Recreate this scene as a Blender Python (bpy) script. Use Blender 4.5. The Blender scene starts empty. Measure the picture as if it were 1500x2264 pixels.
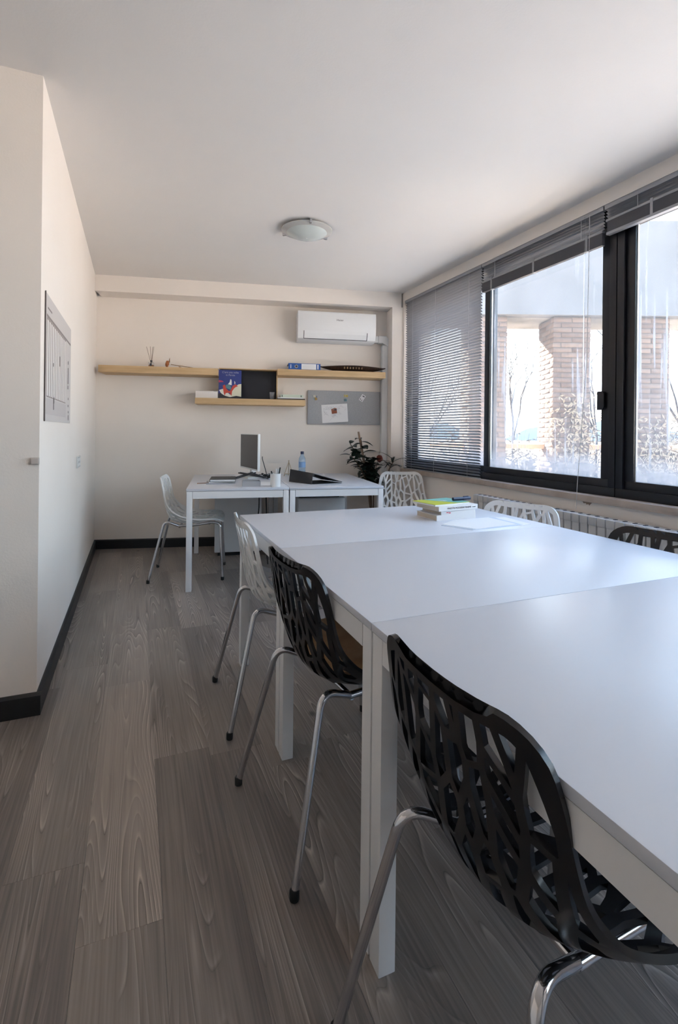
import bpy, bmesh, math, random
from mathutils import Vector, Matrix
from mathutils.geometry import tessellate_polygon

rnd = random.Random(7)
PI = math.pi
R = math.radians
scene = bpy.context.scene
col = scene.collection

# ------------------------------------------------------------------ camera
CAM_H, YAW, ROLL, FPX, CY = 1.1609, 0.389, 0.0109, 1096.9, 954.94
cam_d = bpy.data.cameras.new('camera')
cam = bpy.data.objects.new('camera', cam_d)
col.objects.link(cam)
fwd = Vector((math.sin(YAW), math.cos(YAW), 0))
rt = Vector((math.cos(YAW), -math.sin(YAW), 0))
up = Vector((0, 0, 1))
cr, sr = math.cos(ROLL), math.sin(ROLL)
rgt2, up2 = rt * cr + up * sr, up * cr - rt * sr
M = Matrix((rgt2, up2, -fwd)).transposed().to_4x4()
M.translation = Vector((0, 0, CAM_H))
cam.matrix_world = M
cam_d.sensor_fit = 'HORIZONTAL'
cam_d.sensor_width = 36
cam_d.lens = 36 * FPX / 1500
cam_d.shift_y = -(1132 - CY) / 1500
cam_d.clip_start = 0.02
cam_d.clip_end = 400
scene.camera = cam

# ------------------------------------------------------------------ light
world = bpy.data.worlds.new('sky')
scene.world = world
world.use_nodes = True
wn = world.node_tree
wn.nodes.clear()
wo = wn.nodes.new('ShaderNodeOutputWorld')
bg = wn.nodes.new('ShaderNodeBackground')
tc = wn.nodes.new('ShaderNodeTexCoord')
sx = wn.nodes.new('ShaderNodeSeparateXYZ')
rp = wn.nodes.new('ShaderNodeValToRGB')
rp.color_ramp.elements[0].position = 0.0
rp.color_ramp.elements[0].color = (0.93, 0.98, 1.0, 1)
rp.color_ramp.elements[1].position = 0.9
rp.color_ramp.elements[1].color = (0.30, 0.54, 1.0, 1)
e_ = rp.color_ramp.elements.new(0.30)
e_.color = (0.60, 0.82, 1.0, 1)
wn.links.new(tc.outputs['Generated'], sx.inputs[0])
wn.links.new(sx.outputs['Z'], rp.inputs[0])
wn.links.new(rp.outputs[0], bg.inputs[0])
bg.inputs[1].default_value = 2.0
wn.links.new(bg.outputs[0], wo.inputs[0])

sun_d = bpy.data.lights.new('sun', 'SUN')
sun_d.energy = 34.0
sun_d.angle = R(0.6)
sun_d.color = (1.0, 0.86, 0.70)
sun = bpy.data.objects.new('sun', sun_d)
col.objects.link(sun)
sun_dir = Vector((0.05, -0.87, -0.50)).normalized()      # direction the light travels
sun.rotation_euler = sun_dir.to_track_quat('-Z', 'Y').to_euler()
sun.location = (-6, 12, 9)

def portal(name, loc, rot, sx_, sy_):
    d = bpy.data.lights.new(name, 'AREA')
    d.shape = 'RECTANGLE'
    d.size, d.size_y = sx_, sy_
    d.cycles.is_portal = True
    o = bpy.data.objects.new(name, d)
    o.location = loc
    o.rotation_euler = rot
    col.objects.link(o)

XR, XL, YC, H = 2.539, -0.363, 2.332, 2.597      # window wall, left wall, left corner, ceiling
portal('window_portal', (XR + 0.24, 0.8, 1.66), (0, R(90), 0), 1.75, 7.3)

vs = scene.view_settings
vs.view_transform = 'Standard'
vs.look = 'None'
vs.exposure = 1.95
vs.gamma = 1.0
vs.use_curve_mapping = False
scene.cycles.max_bounces = 8
scene.cycles.transmission_bounces = 5
scene.cycles.glossy_bounces = 3
scene.cycles.adaptive_threshold = 0.06

# ------------------------------------------------------------------ materials
MAT = {}
def nt(m): return m.node_tree.nodes, m.node_tree.links
def mat(name, c, rough=0.5, metal=0.0, **kw):
    if name in MAT: return MAT[name]
    m = bpy.data.materials.new(name)
    m.use_nodes = True
    b = m.node_tree.nodes['Principled BSDF']
    b.inputs['Base Color'].default_value = (*c, 1)
    b.inputs['Roughness'].default_value = rough
    b.inputs['Metallic'].default_value = metal
    for k, v in kw.items():
        b.inputs[k.replace('_', ' ')].default_value = v
    MAT[name] = m
    return m
def noisy(name, c1, c2, scale=(1, 1, 1), rough=0.5, detail=4, bump=0.0, bscale=None, lo=0.35, hi=0.65, **kw):
    """two-tone noise material on object coordinates, optional bump"""
    m = mat(name, c1, rough, **kw)
    N, L = nt(m)
    b = N['Principled BSDF']
    t = N.new('ShaderNodeTexCoord'); mp = N.new('ShaderNodeMapping')
    mp.inputs['Scale'].default_value = scale
    n = N.new('ShaderNodeTexNoise'); n.inputs['Scale'].default_value = 1.0; n.inputs['Detail'].default_value = detail
    r = N.new('ShaderNodeValToRGB')
    r.color_ramp.elements[0].position = lo; r.color_ramp.elements[0].color = (*c1, 1)
    r.color_ramp.elements[1].position = hi; r.color_ramp.elements[1].color = (*c2, 1)
    L.new(t.outputs['Object'], mp.inputs[0]); L.new(mp.outputs[0], n.inputs[0])
    L.new(n.outputs['Fac'], r.inputs[0]); L.new(r.outputs[0], b.inputs['Base Color'])
    if bump:
        n2 = N.new('ShaderNodeTexNoise'); n2.inputs['Scale'].default_value = bscale or 60; n2.inputs['Detail'].default_value = 3
        L.new(t.outputs['Object'], n2.inputs[0])
        bp = N.new('ShaderNodeBump'); bp.inputs['Strength'].default_value = bump; bp.inputs['Distance'].default_value = 0.004
        L.new(n2.outputs['Fac'], bp.inputs['Height']); L.new(bp.outputs[0], b.inputs['Normal'])
    return m

wall_m = noisy('wall_paint', (0.865, 0.795, 0.73), (0.885, 0.82, 0.76), (1.5, 1.5, 1.5), 0.85, bump=0.12, bscale=140)
ceil_m = noisy('ceiling_paint', (0.84, 0.80, 0.765), (0.86, 0.825, 0.79), (1, 1, 1), 0.9, bump=0.08, bscale=120)
base_m = mat('black_baseboard', (0.012, 0.012, 0.014), 0.42)
white_m = mat('white_lacquer', (0.80, 0.80, 0.81), 0.3)
top_m = mat('white_tabletop', (0.63, 0.65, 0.71), 0.33)
wplast_m = mat('white_plastic', (0.80, 0.80, 0.79), 0.3)
bplast_m = mat('black_plastic', (0.005, 0.005, 0.007), 0.24)
chrome_m = mat('chrome', (0.62, 0.62, 0.64), 0.12, 1.0)
rubber_m = mat('black_rubber', (0.012, 0.012, 0.012), 0.6)
frame_m = mat('window_frame_black', (0.005, 0.005, 0.009), 0.35)
slat_m = mat('blind_slat_grey', (0.36, 0.36, 0.38), 0.42, 0.2)
cord_m = mat('cord', (0.62, 0.62, 0.62), 0.7)
radi_m = mat('radiator_enamel', (0.56, 0.55, 0.54), 0.4)
sill_m = noisy('marble_sill', (0.42, 0.345, 0.29), (0.52, 0.44, 0.38), (9, 9, 9), 0.4)
ac_m = mat('ac_white', (0.82, 0.83, 0.84), 0.35)
grey_m = mat('dark_gap', (0.05, 0.05, 0.055), 0.6)
paper_m = mat('paper', (0.82, 0.82, 0.83), 0.8)
cream_m = mat('page_cream', (0.62, 0.54, 0.44), 0.85)
blue_m = mat('binder_blue', (0.02, 0.09, 0.33), 0.45)
darkgreen_m = mat('leaf_green', (0.012, 0.022, 0.014), 0.4)
stem_m = mat('stem_brown', (0.16, 0.10, 0.06), 0.8)
pot_m = mat('pot_terracotta', (0.20, 0.10, 0.06), 0.8)
glassy_m = mat('clear_plastic', (0.95, 0.97, 1.0), 0.08, Transmission_Weight=0.95, IOR=1.3)
tan_m = noisy('tan_leather', (0.50, 0.28, 0.12), (0.62, 0.37, 0.18), (18, 18, 18), 0.6, bump=0.15, bscale=300)
concrete_m = noisy('concrete', (0.16, 0.155, 0.145), (0.24, 0.23, 0.22), (2.2, 2.2, 0.5), 0.9, detail=7, bump=0.3, bscale=30)

def oak():
    m = mat('oak_veneer', (0.55, 0.37, 0.2), 0.55)
    N, L = nt(m); b = N['Principled BSDF']
    t = N.new('ShaderNodeTexCoord'); mp = N.new('ShaderNodeMapping'); mp.inputs['Scale'].default_value = (2.2, 26, 26)
    n = N.new('ShaderNodeTexNoise'); n.inputs['Scale'].default_value = 1.6; n.inputs['Detail'].default_value = 5
    r = N.new('ShaderNodeValToRGB')
    r.color_ramp.elements[0].position = .3; r.color_ramp.elements[0].color = (0.52, 0.345, 0.175, 1)
    r.color_ramp.elements[1].position = .7; r.color_ramp.elements[1].color = (0.64, 0.455, 0.255, 1)
    L.new(t.outputs['Object'], mp.inputs[0]); L.new(mp.outputs[0], n.inputs[0]); L.new(n.outputs['Fac'], r.inputs[0])
    L.new(r.outputs[0], b.inputs['Base Color'])
    return m
oak_m = oak()

def plank_material():
    m = mat('grey_wood_plank', (0.15, 0.13, 0.12), 0.42)
    N, L = nt(m); b = N['Principled BSDF']
    def math_(op, a=None, c=None, v0=None, v1=None):
        n = N.new('ShaderNodeMath'); n.operation = op
        if a is not None: L.new(a, n.inputs[0])
        if c is not None: L.new(c, n.inputs[1])
        if v0 is not None: n.inputs[0].default_value = v0
        if v1 is not None: n.inputs[1].default_value = v1
        return n.outputs[0]
    t = N.new('ShaderNodeTexCoord'); oi = N.new('ShaderNodeObjectInfo')
    off = N.new('ShaderNodeVectorMath'); off.operation = 'SCALE'
    cmb = N.new('ShaderNodeCombineXYZ')
    L.new(oi.outputs['Random'], cmb.inputs[0]); L.new(oi.outputs['Random'], cmb.inputs[1]); L.new(oi.outputs['Random'], cmb.inputs[2])
    L.new(cmb.outputs[0], off.inputs[0]); off.inputs['Scale'].default_value = 83.0
    add = N.new('ShaderNodeVectorMath'); add.operation = 'ADD'
    L.new(t.outputs['Object'], add.inputs[0]); L.new(off.outputs[0], add.inputs[1])
    def noise(scale, detail, dist=0.0, src=add.outputs[0]):
        mp = N.new('ShaderNodeMapping'); mp.inputs['Scale'].default_value = scale
        L.new(src, mp.inputs[0])
        n = N.new('ShaderNodeTexNoise'); n.inputs['Scale'].default_value = 1; n.inputs['Detail'].default_value = detail
        n.inputs['Distortion'].default_value = dist
        L.new(mp.outputs[0], n.inputs[0]); return n.outputs['Fac']
    # growth rings: contour lines of one stretched noise field
    field = noise((8.0, 0.65, 1), 1.0, 0.0)
    ring = math_('FRACT', math_('MULTIPLY', field, v1=34.0))
    rr = N.new('ShaderNodeValToRGB')
    rr.color_ramp.elements[0].position = 0.0; rr.color_ramp.elements[0].color = (0.16, 0.16, 0.16, 1)
    rr.color_ramp.elements[1].position = 1.0; rr.color_ramp.elements[1].color = (0.40, 0.40, 0.40, 1)
    for p_, v in ((.12, .95), (.30, .62), (.8, .5)):
        e = rr.color_ramp.elements.new(p_); e.color = (v, v, v, 1)
    L.new(ring, rr.inputs[0])
    # where the rings are marked and where the board is plain
    where = N.new('ShaderNodeMapRange'); L.new(noise((7, 0.8, 1), 2), where.inputs[0])
    where.inputs[1].default_value = .47; where.inputs[2].default_value = .62
    fine = noise((150, 2.5, 1), 5)
    blotch = noise((5, 1.1, 1), 3)
    base = N.new('ShaderNodeValToRGB')
    base.color_ramp.elements[0].position = 0.25; base.color_ramp.elements[0].color = (0.130, 0.110, 0.098, 1)
    base.color_ramp.elements[1].position = 0.8; base.color_ramp.elements[1].color = (0.36, 0.305, 0.265, 1)
    s = math_('ADD', math_('MULTIPLY', blotch, v1=.55), math_('MULTIPLY', fine, v1=.6))
    s = math_('ADD', s, math_('MULTIPLY', oi.outputs['Random'], v1=.22))
    L.new(math_('SUBTRACT', s, v1=.16), base.inputs[0])
    mul = N.new('ShaderNodeMixRGB'); mul.blend_type = 'OVERLAY'
    L.new(math_('MULTIPLY', where.outputs[0], v1=1.0), mul.inputs[0])
    L.new(base.outputs[0], mul.inputs[1]); L.new(rr.outputs[0], mul.inputs[2])
    # knots
    mpk = N.new('ShaderNodeMapping'); mpk.inputs['Scale'].default_value = (4.2, 2.6, 1); L.new(add.outputs[0], mpk.inputs[0])
    vo = N.new('ShaderNodeTexVoronoi'); vo.inputs['Scale'].default_value = 1.0; L.new(mpk.outputs[0], vo.inputs[0])
    kr = N.new('ShaderNodeMapRange'); L.new(vo.outputs['Distance'], kr.inputs[0])
    kr.inputs[1].default_value = .03; kr.inputs[2].default_value = .075; kr.inputs[3].default_value = .75; kr.inputs[4].default_value = 0
    sep = N.new('ShaderNodeSeparateColor'); L.new(vo.outputs['Color'], sep.inputs[0])
    kk = math_('MULTIPLY', kr.outputs[0], math_('GREATER_THAN', sep.outputs[0], v1=.45))
    mk = N.new('ShaderNodeMixRGB'); L.new(kk, mk.inputs[0]); L.new(mul.outputs[0], mk.inputs[1]); mk.inputs[2].default_value = (.035, .030, .028, 1)
    L.new(mk.outputs[0], b.inputs['Base Color'])
    hgt = math_('ADD', math_('MULTIPLY', math_('MULTIPLY', rr.outputs[0], where.outputs[0]), v1=1.0), math_('MULTIPLY', fine, v1=.5))
    bp = N.new('ShaderNodeBump'); bp.inputs['Strength'].default_value = .35; bp.inputs['Distance'].default_value = .002
    L.new(hgt, bp.inputs['Height']); L.new(bp.outputs[0], b.inputs['Normal'])
    ro = N.new('ShaderNodeMapRange'); L.new(fine, ro.inputs[0]); ro.inputs[3].default_value = .28; ro.inputs[4].default_value = .46
    L.new(ro.outputs[0], b.inputs['Roughness'])
    return m
plank_m = plank_material()

def glass_material():
    """window glass with dried drips and condensation at the foot"""
    m = bpy.data.materials.new('window_glass'); m.use_nodes = True
    N, L = nt(m); N.clear()
    out = N.new('ShaderNodeOutputMaterial')
    tr = N.new('ShaderNodeBsdfTransparent'); gl = N.new('ShaderNodeBsdfGlossy'); gl.inputs['Roughness'].default_value = .02
    fr = N.new('ShaderNodeFresnel'); fr.inputs[0].default_value = 1.35
    geo = N.new('ShaderNodeNewGeometry'); ff = N.new('ShaderNodeMath'); ff.operation = 'SUBTRACT'; ff.inputs[0].default_value = 1.0
    L.new(geo.outputs['Backfacing'], ff.inputs[1])
    fm = N.new('ShaderNodeMath'); fm.operation = 'MULTIPLY'; L.new(fr.outputs[0], fm.inputs[0]); L.new(ff.outputs[0], fm.inputs[1])
    cl = N.new('ShaderNodeMixShader'); L.new(fm.outputs[0], cl.inputs[0]); L.new(tr.outputs[0], cl.inputs[1]); L.new(gl.outputs[0], cl.inputs[2])
    ts = N.new('ShaderNodeBsdfTranslucent'); ts.inputs[0].default_value = (.36, .37, .40, 1)
    df = N.new('ShaderNodeBsdfDiffuse'); df.inputs[0].default_value = (.5, .5, .52, 1)
    fg = N.new('ShaderNodeMixShader'); fg.inputs[0].default_value = .3; L.new(ts.outputs[0], fg.inputs[1]); L.new(df.outputs[0], fg.inputs[2])
    t = N.new('ShaderNodeTexCoord'); sp = N.new('ShaderNodeSeparateXYZ'); L.new(t.outputs['Object'], sp.inputs[0])
    def noise(sc, det):
        mp = N.new('ShaderNodeMapping'); mp.inputs['Scale'].default_value = sc; L.new(t.outputs['Object'], mp.inputs[0])
        n = N.new('ShaderNodeTexNoise'); n.inputs['Scale'].default_value = 1; n.inputs['Detail'].default_value = det; L.new(mp.outputs[0], n.inputs[0]); return n.outputs['Fac']
    def mr(x, a, b_, c, d):
        n = N.new('ShaderNodeMapRange'); L.new(x, n.inputs[0])
        for i, v in enumerate((a, b_, c, d)): n.inputs[i + 1].default_value = v
        return n.outputs[0]
    def mt(op, a, b_=None, v=None):
        n = N.new('ShaderNodeMath'); n.operation = op; L.new(a, n.inputs[0])
        if b_ is not None: L.new(b_, n.inputs[1])
        if v is not None: n.inputs[1].default_value = v
        return n.outputs[0]
    drips = mt('MULTIPLY', mr(noise((1, 46, 1.1), 3), .53, .63, 0, .7), mr(noise((1, 3.2, 1.2), 2), .47, .6, 0, 1))
    foot = mr(sp.outputs['Z'], .03, .19, .7, 0)          # object origin sits at the pane's foot
    foot = mt('MULTIPLY', foot, mr(noise((1, 9, 5), 3), .3, .6, .6, 1))
    haze = mr(noise((1, 2.0, 1.6), 4), .35, .75, .06, .18)
    mask = mt('MAXIMUM', mt('MAXIMUM', drips, foot), haze)
    mx = N.new('ShaderNodeMixShader'); L.new(mask, mx.inputs[0]); L.new(cl.outputs[0], mx.inputs[1]); L.new(fg.outputs[0], mx.inputs[2])
    L.new(mx.outputs[0], out.inputs[0])
    MAT['window_glass'] = m
    return m
glass_m = glass_material()

# ------------------------------------------------------------------ mesh helpers
class MB:
    def __init__(s): s.v, s.f = [], []
    def add(s, vs_, fs):
        o = len(s.v); s.v += [tuple(p) for p in vs_]; s.f += [tuple(i + o for i in f) for f in fs]; return s
    def box(s, x0, x1, y0, y1, z0, z1):
        return s.add([(x0, y0, z0), (x1, y0, z0), (x1, y1, z0), (x0, y1, z0), (x0, y0, z1), (x1, y0, z1), (x1, y1, z1), (x0, y1, z1)],
                     [(0, 3, 2, 1), (4, 5, 6, 7), (0, 1, 5, 4), (1, 2, 6, 5), (2, 3, 7, 6), (3, 0, 4, 7)])
    def prism(s, pts, axis, a0, a1):
        """closed 2D outline swept along an axis ('x': pts are (y,z); 'y': (x,z); 'z': (x,y))"""
        def P(p, a): return (a, p[0], p[1]) if axis == 'x' else (p[0], a, p[1]) if axis == 'y' else (p[0], p[1], a)
        n = len(pts)
        return s.add([P(p, a0) for p in pts] + [P(p, a1) for p in pts],
                     [tuple(range(n - 1, -1, -1)), tuple(range(n, 2 * n))] + [(i, (i + 1) % n, n + (i + 1) % n, n + i) for i in range(n)])
    def lathe(s, prof, c=(0, 0, 0), n=24, cap=True):
        vs_, fs = [], []
        for r, z in prof:
            for k in range(n):
                a = 2 * PI * k / n; vs_.append((c[0] + r * math.cos(a), c[1] + r * math.sin(a), c[2] + z))
        for i in range(len(prof) - 1):
            for k in range(n): fs.append((i * n + k, i * n + (k + 1) % n, (i + 1) * n + (k + 1) % n, (i + 1) * n + k))
        if cap:
            fs.append(tuple(range(n - 1, -1, -1))); m = (len(prof) - 1) * n; fs.append(tuple(range(m, m + n)))
        return s.add(vs_, fs)
    def tube(s, pts, r, n=10, r2=None):
        pts = [Vector(p) for p in pts]; vs_, fs = [], []
        prev = None
        for i, p in enumerate(pts):
            d = (pts[min(i + 1, len(pts) - 1)] - pts[max(i - 1, 0)]).normalized()
            if prev is None:
                a = d.orthogonal().normalized()
            else:
                a = (prev - d * prev.dot(d)).normalized()
            prev = a; b = d.cross(a)
            rr = r if r2 is None else r + (r2 - r) * i / (len(pts) - 1)
            for k in range(n):
                t = 2 * PI * k / n; vs_.append(p + a * (rr * math.cos(t)) + b * (rr * math.sin(t)))
        for i in range(len(pts) - 1):
            for k in range(n): fs.append((i * n + k, i * n + (k + 1) % n, (i + 1) * n + (k + 1) % n, (i + 1) * n + k))
        fs.append(tuple(range(n - 1, -1, -1))); m = (len(pts) - 1) * n; fs.append(tuple(range(m, m + n)))
        return s.add(vs_, fs)
    def mesh(s, name, m=None, smooth=None, bevel=0.0, seg=2):
        me = bpy.data.meshes.new(name); me.from_pydata(s.v, [], s.f)
        if bevel:
            bm = bmesh.new(); bm.from_mesh(me)
            bmesh.ops.recalc_face_normals(bm, faces=bm.faces)
            bmesh.ops.bevel(bm, geom=[e for e in bm.edges if e.calc_face_angle(0) > .6], offset=bevel, segments=seg, affect='EDGES', profile=.6)
            bm.to_mesh(me); bm.free()
        me.validate(); me.update()
        if m: me.materials.append(m)
        if smooth is not None or bevel:
            for p in me.polygons: p.use_smooth = True
            me.set_sharp_from_angle(angle=R(smooth if smooth is not None else 50))
        return me
    def obj(s, name, m, parent=None, smooth=None, bevel=0.0, seg=2):
        return link(name, s.mesh(name, m, smooth, bevel, seg), parent)

def link(name, me, parent=None, loc=(0, 0, 0), rotz=0):
    o = bpy.data.objects.new(name, me); col.objects.link(o)
    if parent: o.parent = parent
    o.location = loc; o.rotation_euler = (0, 0, rotz)
    return o
def tag(o, label, cat, group=None):
    o['label'] = label; o['category'] = cat
    if group: o['group'] = group
    return o
def thing(name, label, cat, loc=(0, 0, 0), rotz=0, group=None):
    return tag(link(name, None, None, loc, rotz), label, cat, group)
def struct(o):
    o['kind'] = 'structure'; return o
def fillet(pts, rad, n=6):
    """round the corners of a polyline"""
    pts = [Vector(p) for p in pts]; out = [pts[0]]
    for i in range(1, len(pts) - 1):
        p, a, b = pts[i], pts[i - 1], pts[i + 1]
        r = min(rad, (a - p).length * .45, (b - p).length * .45)
        s, e = p + (a - p).normalized() * r, p + (b - p).normalized() * r
        for k in range(n + 1):
            t = k / n; out.append(s * (1 - t) ** 2 + p * 2 * t * (1 - t) + e * t * t)
    out.append(pts[-1]); return out
def text_obj(name, body, size, m, parent, loc, rot, sxy=1.0, depth=0.0004):
    cu = bpy.data.curves.new(name, 'FONT'); cu.body = body; cu.size = size; cu.align_x = 'CENTER'; cu.align_y = 'CENTER'; cu.extrude = depth
    o = bpy.data.objects.new(name, cu); col.objects.link(o)
    bpy.context.view_layer.update()
    me = bpy.data.meshes.new_from_object(o.evaluated_get(bpy.context.evaluated_depsgraph_get()))
    bpy.data.objects.remove(o); me.name = name; me.materials.clear(); me.materials.append(m)
    o2 = link(name, me, parent, loc); o2.rotation_euler = rot; o2.scale = (sxy, 1, 1)
    return o2

# back wall frame: local x along the wall, local -y into the room
WA = math.atan(-0.22)
W0 = Vector((-0.363, 5.345, 0))
WE = Vector((math.cos(WA), math.sin(WA), 0)); WN = Vector((-WE.y, WE.x, 0))
def Wp(s, d, z): return W0 + WE * s - WN * d + Vector((0, 0, z))

# ------------------------------------------------------------------ room shell
fl = MB().box(-2.9, XR + .2, -3.4, 5.6, -.2, -.012).obj('floor', plank_m); struct(fl)
MB().box(-2.62, XR, -3.2, .2, -.012, 0).obj('rear_floor_area', plank_m, fl)
MB().box(-2.62, -.95, .2, YC, -.012, 0).obj('side_floor_area', plank_m, fl)
pw, pl = .187, 1.22
plank_cache = {}
ix = 0
x0 = -.115 - pw * 5
while x0 < XR - .01:
    x1 = min(x0 + pw, XR)
    yend = YC if x1 <= XL + .05 else 5.40 - .22 * max(0, x0 - XL)
    y0 = .2 - rnd.random() * pl
    while y0 < yend:
        a, b = max(y0, .2), min(y0 + pl, yend)
        if b - a > .02:
            key = (round(x1 - x0, 3), round(b - a, 2))
            if key not in plank_cache:
                w_, l_ = x1 - x0 - .0006, b - a - .0006
                mb = MB().box(-w_ / 2, w_ / 2, -l_ / 2, l_ / 2, -.012, 0)
                plank_cache[key] = mb.mesh('plank', plank_m)
            o = link('plank', plank_cache[key], fl, ((x0 + x1) / 2, (a + b) / 2, 0))
            if rnd.random() < .5: o.rotation_euler = (0, 0, PI)
        y0 += pl
    x0 += pw

struct(MB().prism([(-2.9, -3.4), (XR + .25, -3.4), (XR + .25, 5.2), (-.6, 5.7), (-2.9, 5.7)], 'z', H, H + .2).obj('ceiling', ceil_m))
struct(MB().box(XL - .15, XL, YC + .15, 5.6, 0, H).obj('wall_left', wall_m))
struct(MB().box(-2.75, XL, YC, YC + .15, 0, H).obj('wall_left_return', wall_m))
struct(MB().box(-2.75, -2.6, -3.2, YC, 0, H).obj('wall_far_left', wall_m))
wr = MB().box(-2.75, XR + .2, -3.35, -3.2, 0, H)
struct(wr.obj('wall_rear', wall_m))
wb = link('wall_back', None, None, W0, WA); struct(wb)
MB().box(-.2, 3.4, 0, .15, 0, H).obj('wall_face', wall_m, wb)
MB().box(0.05, 3.0, -.22, 0, 2.447, H).obj('ceiling_beam', wall_m, wb)
MB().box(2.903, 3.06, -.22, 0, 0, 2.447).obj('corner_column', wall_m, wb)
YJ = 4.46                                        # window reveal
WZ0, WZ1 = .757, 2.512
ww = MB()
ww.box(XR, XR + .25, -3.35, YJ + .5, 0, WZ0).box(XR, XR + .25, -3.35, YJ + .5, WZ1, H)
ww.box(XR, XR + .25, YJ, YJ + .5, WZ0, WZ1).box(XR, XR + .25, -3.35, -2.8, WZ0, WZ1)
struct(ww.obj('wall_right', wall_m))
struct(MB().box(XR - .028, XR + .25, -2.8, YJ, WZ0, .797).obj('trim_1', sill_m, bevel=.004))
flake = MB().prism([(2.245, .752), (2.235, .741), (2.222, .745), (2.214, .736), (2.202, .741), (2.195, .733), (2.186, .744), (2.175, .752)], 'x', XR - .0012, XR).obj('paint_flake', mat('flaked_plaster', (.30, .22, .17), .95), bpy.data.objects['wall_right'])
# skirting boards
bb = MB().prism([(0, 0), (.016, 0), (.016, .08), (.006, .09), (0, .09)], 'y', YC, 5.34).obj('baseboard_left', base_m); bb.location = (XL, 0, 0); struct(bb)
bb = MB().prism([(0, 0), (-.016, 0), (-.016, .08), (-.006, .09), (0, .09)], 'x', -2.2, XL + .016).obj('baseboard_left_return', base_m); bb.location = (0, YC, 0); struct(bb)
bb = MB().prism([(0, 0), (-.016, 0), (-.016, .08), (-.006, .09), (0, .09)], 'x', 0, 2.9).obj('baseboard_back', base_m)
bb.location = W0; bb.rotation_euler = (0, 0, WA); struct(bb)
# ------------------------------------------------------------------ windows
def window(name, ya, yb, sashes, handle=None):
    """dark aluminium sliding window between ya > yb; sashes = list of (y_hi, y_lo, x offset)"""
    w = link(name, None, None, (XR, 0, 0)); struct(w)
    f = MB()
    f.box(.045, .15, yb, ya, .797, .85).box(.045, .15, yb, ya, 2.40, WZ1)
    f.box(.045, .15, ya - .045, ya, .85, 2.40).box(.045, .15, yb, yb + .045, .85, 2.40)
    f.obj('outer_frame', frame_m, w, bevel=.003)
    for hi, lo, xo in sashes:
        sw = .062
        s = MB().box(xo, xo + .032, lo, hi, .835, .897).box(xo, xo + .032, lo, hi, 2.352, 2.42)
        s.box(xo, xo + .032, hi - sw, hi, .897, 2.352).box(xo, xo + .032, lo, lo + sw, .897, 2.352)
        so = s.obj('sash', frame_m, w, bevel=.003)
        g = MB().box(0, .006, -(hi - lo - 2 * sw) / 2 - .004, (hi - lo - 2 * sw) / 2 + .004, 0, 1.463).obj('pane', glass_m, so)
        g.location = (xo + .013, (hi + lo) / 2, .893)
        lit_edge = MB()  # pale strip: light on the stile's inner edge, put in as colour
        a, b = lo + sw, hi - sw
        lit_edge.box(xo + .011, xo + .021, b - .006, b, .897, 2.352)
        lit_edge.obj('lit_edge_strip', cord_m, so)
    if handle:
        y, xo = handle
        MB().prism([(-.016, 0), (.02, 0), (.02, .112), (-.016, .112), (-.028, .095), (-.028, .017)], 'x', xo - .022, xo).obj('handle', frame_m, w, bevel=.003).location = (0, y, 1.31)
    return w
window('window_1', YJ, 2.065, [(4.42, 3.20, .105), (3.262, 2.11, .062)], (2.165, .062))
window('window_2', 2.06, -.35, [(2.02, .84, .062), (.90, -.31, .105)])
window('window_3', -.355, -2.8, [(-.39, -1.60, .105), (-1.54, -2.76, .062)])

# ------------------------------------------------------------------ blinds
def slat_mesh(length, tilt, w=.0245):
    pts = []
    for k in range(5):
        t = k / 4 - .5; pts.append((t * w, .0022 * (1 - 4 * t * t)))
    c, s = math.cos(tilt), math.sin(tilt)
    lo = [(x * c - z * s, x * s + z * c) for x, z in pts]
    hi = [(x, z + .0005) for x, z in reversed(lo)]
    return MB().prism([(x, z) for x, z in lo + hi], 'y', -length / 2, length / 2).mesh('slat', slat_m, smooth=40)
BX = XR + .018
def blind(label, ya, yb, zbot, pitch, tilt, nstack, cords):
    L_ = ya - yb; yc = (ya + yb) / 2
    b = thing('venetian_blind', label, 'blind', (BX, yc, 2.512), 0, 'venetian blinds on the windows')
    MB().box(-.014, .014, -L_ / 2, L_ / 2, -.027, 0).obj('headrail', slat_m, b, bevel=.002)
    me = slat_mesh(L_ - .012, tilt)
    z = -.036
    zs = []
    while 2.512 + z > zbot + pitch * .8 and len(zs) < nstack:
        zs.append(z); z -= pitch
    for z in zs: link('slat', me, b, (0, 0, z))
    zb = zs[-1] - pitch
    MB().box(-.012, .012, -L_ / 2 + .006, L_ / 2 - .006, zb - .011, zb + .004).obj('bottom_rail', slat_m, b, bevel=.003)
    for y in cords:
        MB().box(-.0133, -.0123, y - .0015, y + .0015, zb, 0).obj('ladder_cord', cord_m, b)
    return b, zb
slat_n = 71
blind('grey venetian blind fully lowered over the far left window pane', 4.452, 3.245, .805, .0236, R(-40), 71, (-.45, 0.05, .45))
b2, zb2 = blind('grey venetian blind drawn up above the middle window pane', 3.238, 2.125, 2.3, .018, R(-28), 6, (-.40, .40))
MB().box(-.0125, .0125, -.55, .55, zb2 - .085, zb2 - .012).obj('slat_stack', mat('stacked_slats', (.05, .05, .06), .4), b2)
for y in (-.44, 0, .44): MB().box(-.0145, .0135, y - .008, y + .008, zb2 - .088, zb2 + .01).obj('tape_clip', slat_m, b2)
b3, zb3 = blind('grey venetian blind drawn up at the right edge of the picture', 2.115, -.30, 2.3, .018, R(-28), 3, (-1.0, 1.0))
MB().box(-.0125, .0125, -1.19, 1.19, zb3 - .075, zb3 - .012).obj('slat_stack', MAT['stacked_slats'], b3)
for y in (-.9, .05, .92): MB().box(-.0145, .0135, y - .008, y + .008, zb3 - .078, zb3 + .01).obj('tape_clip', slat_m, b3)
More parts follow.
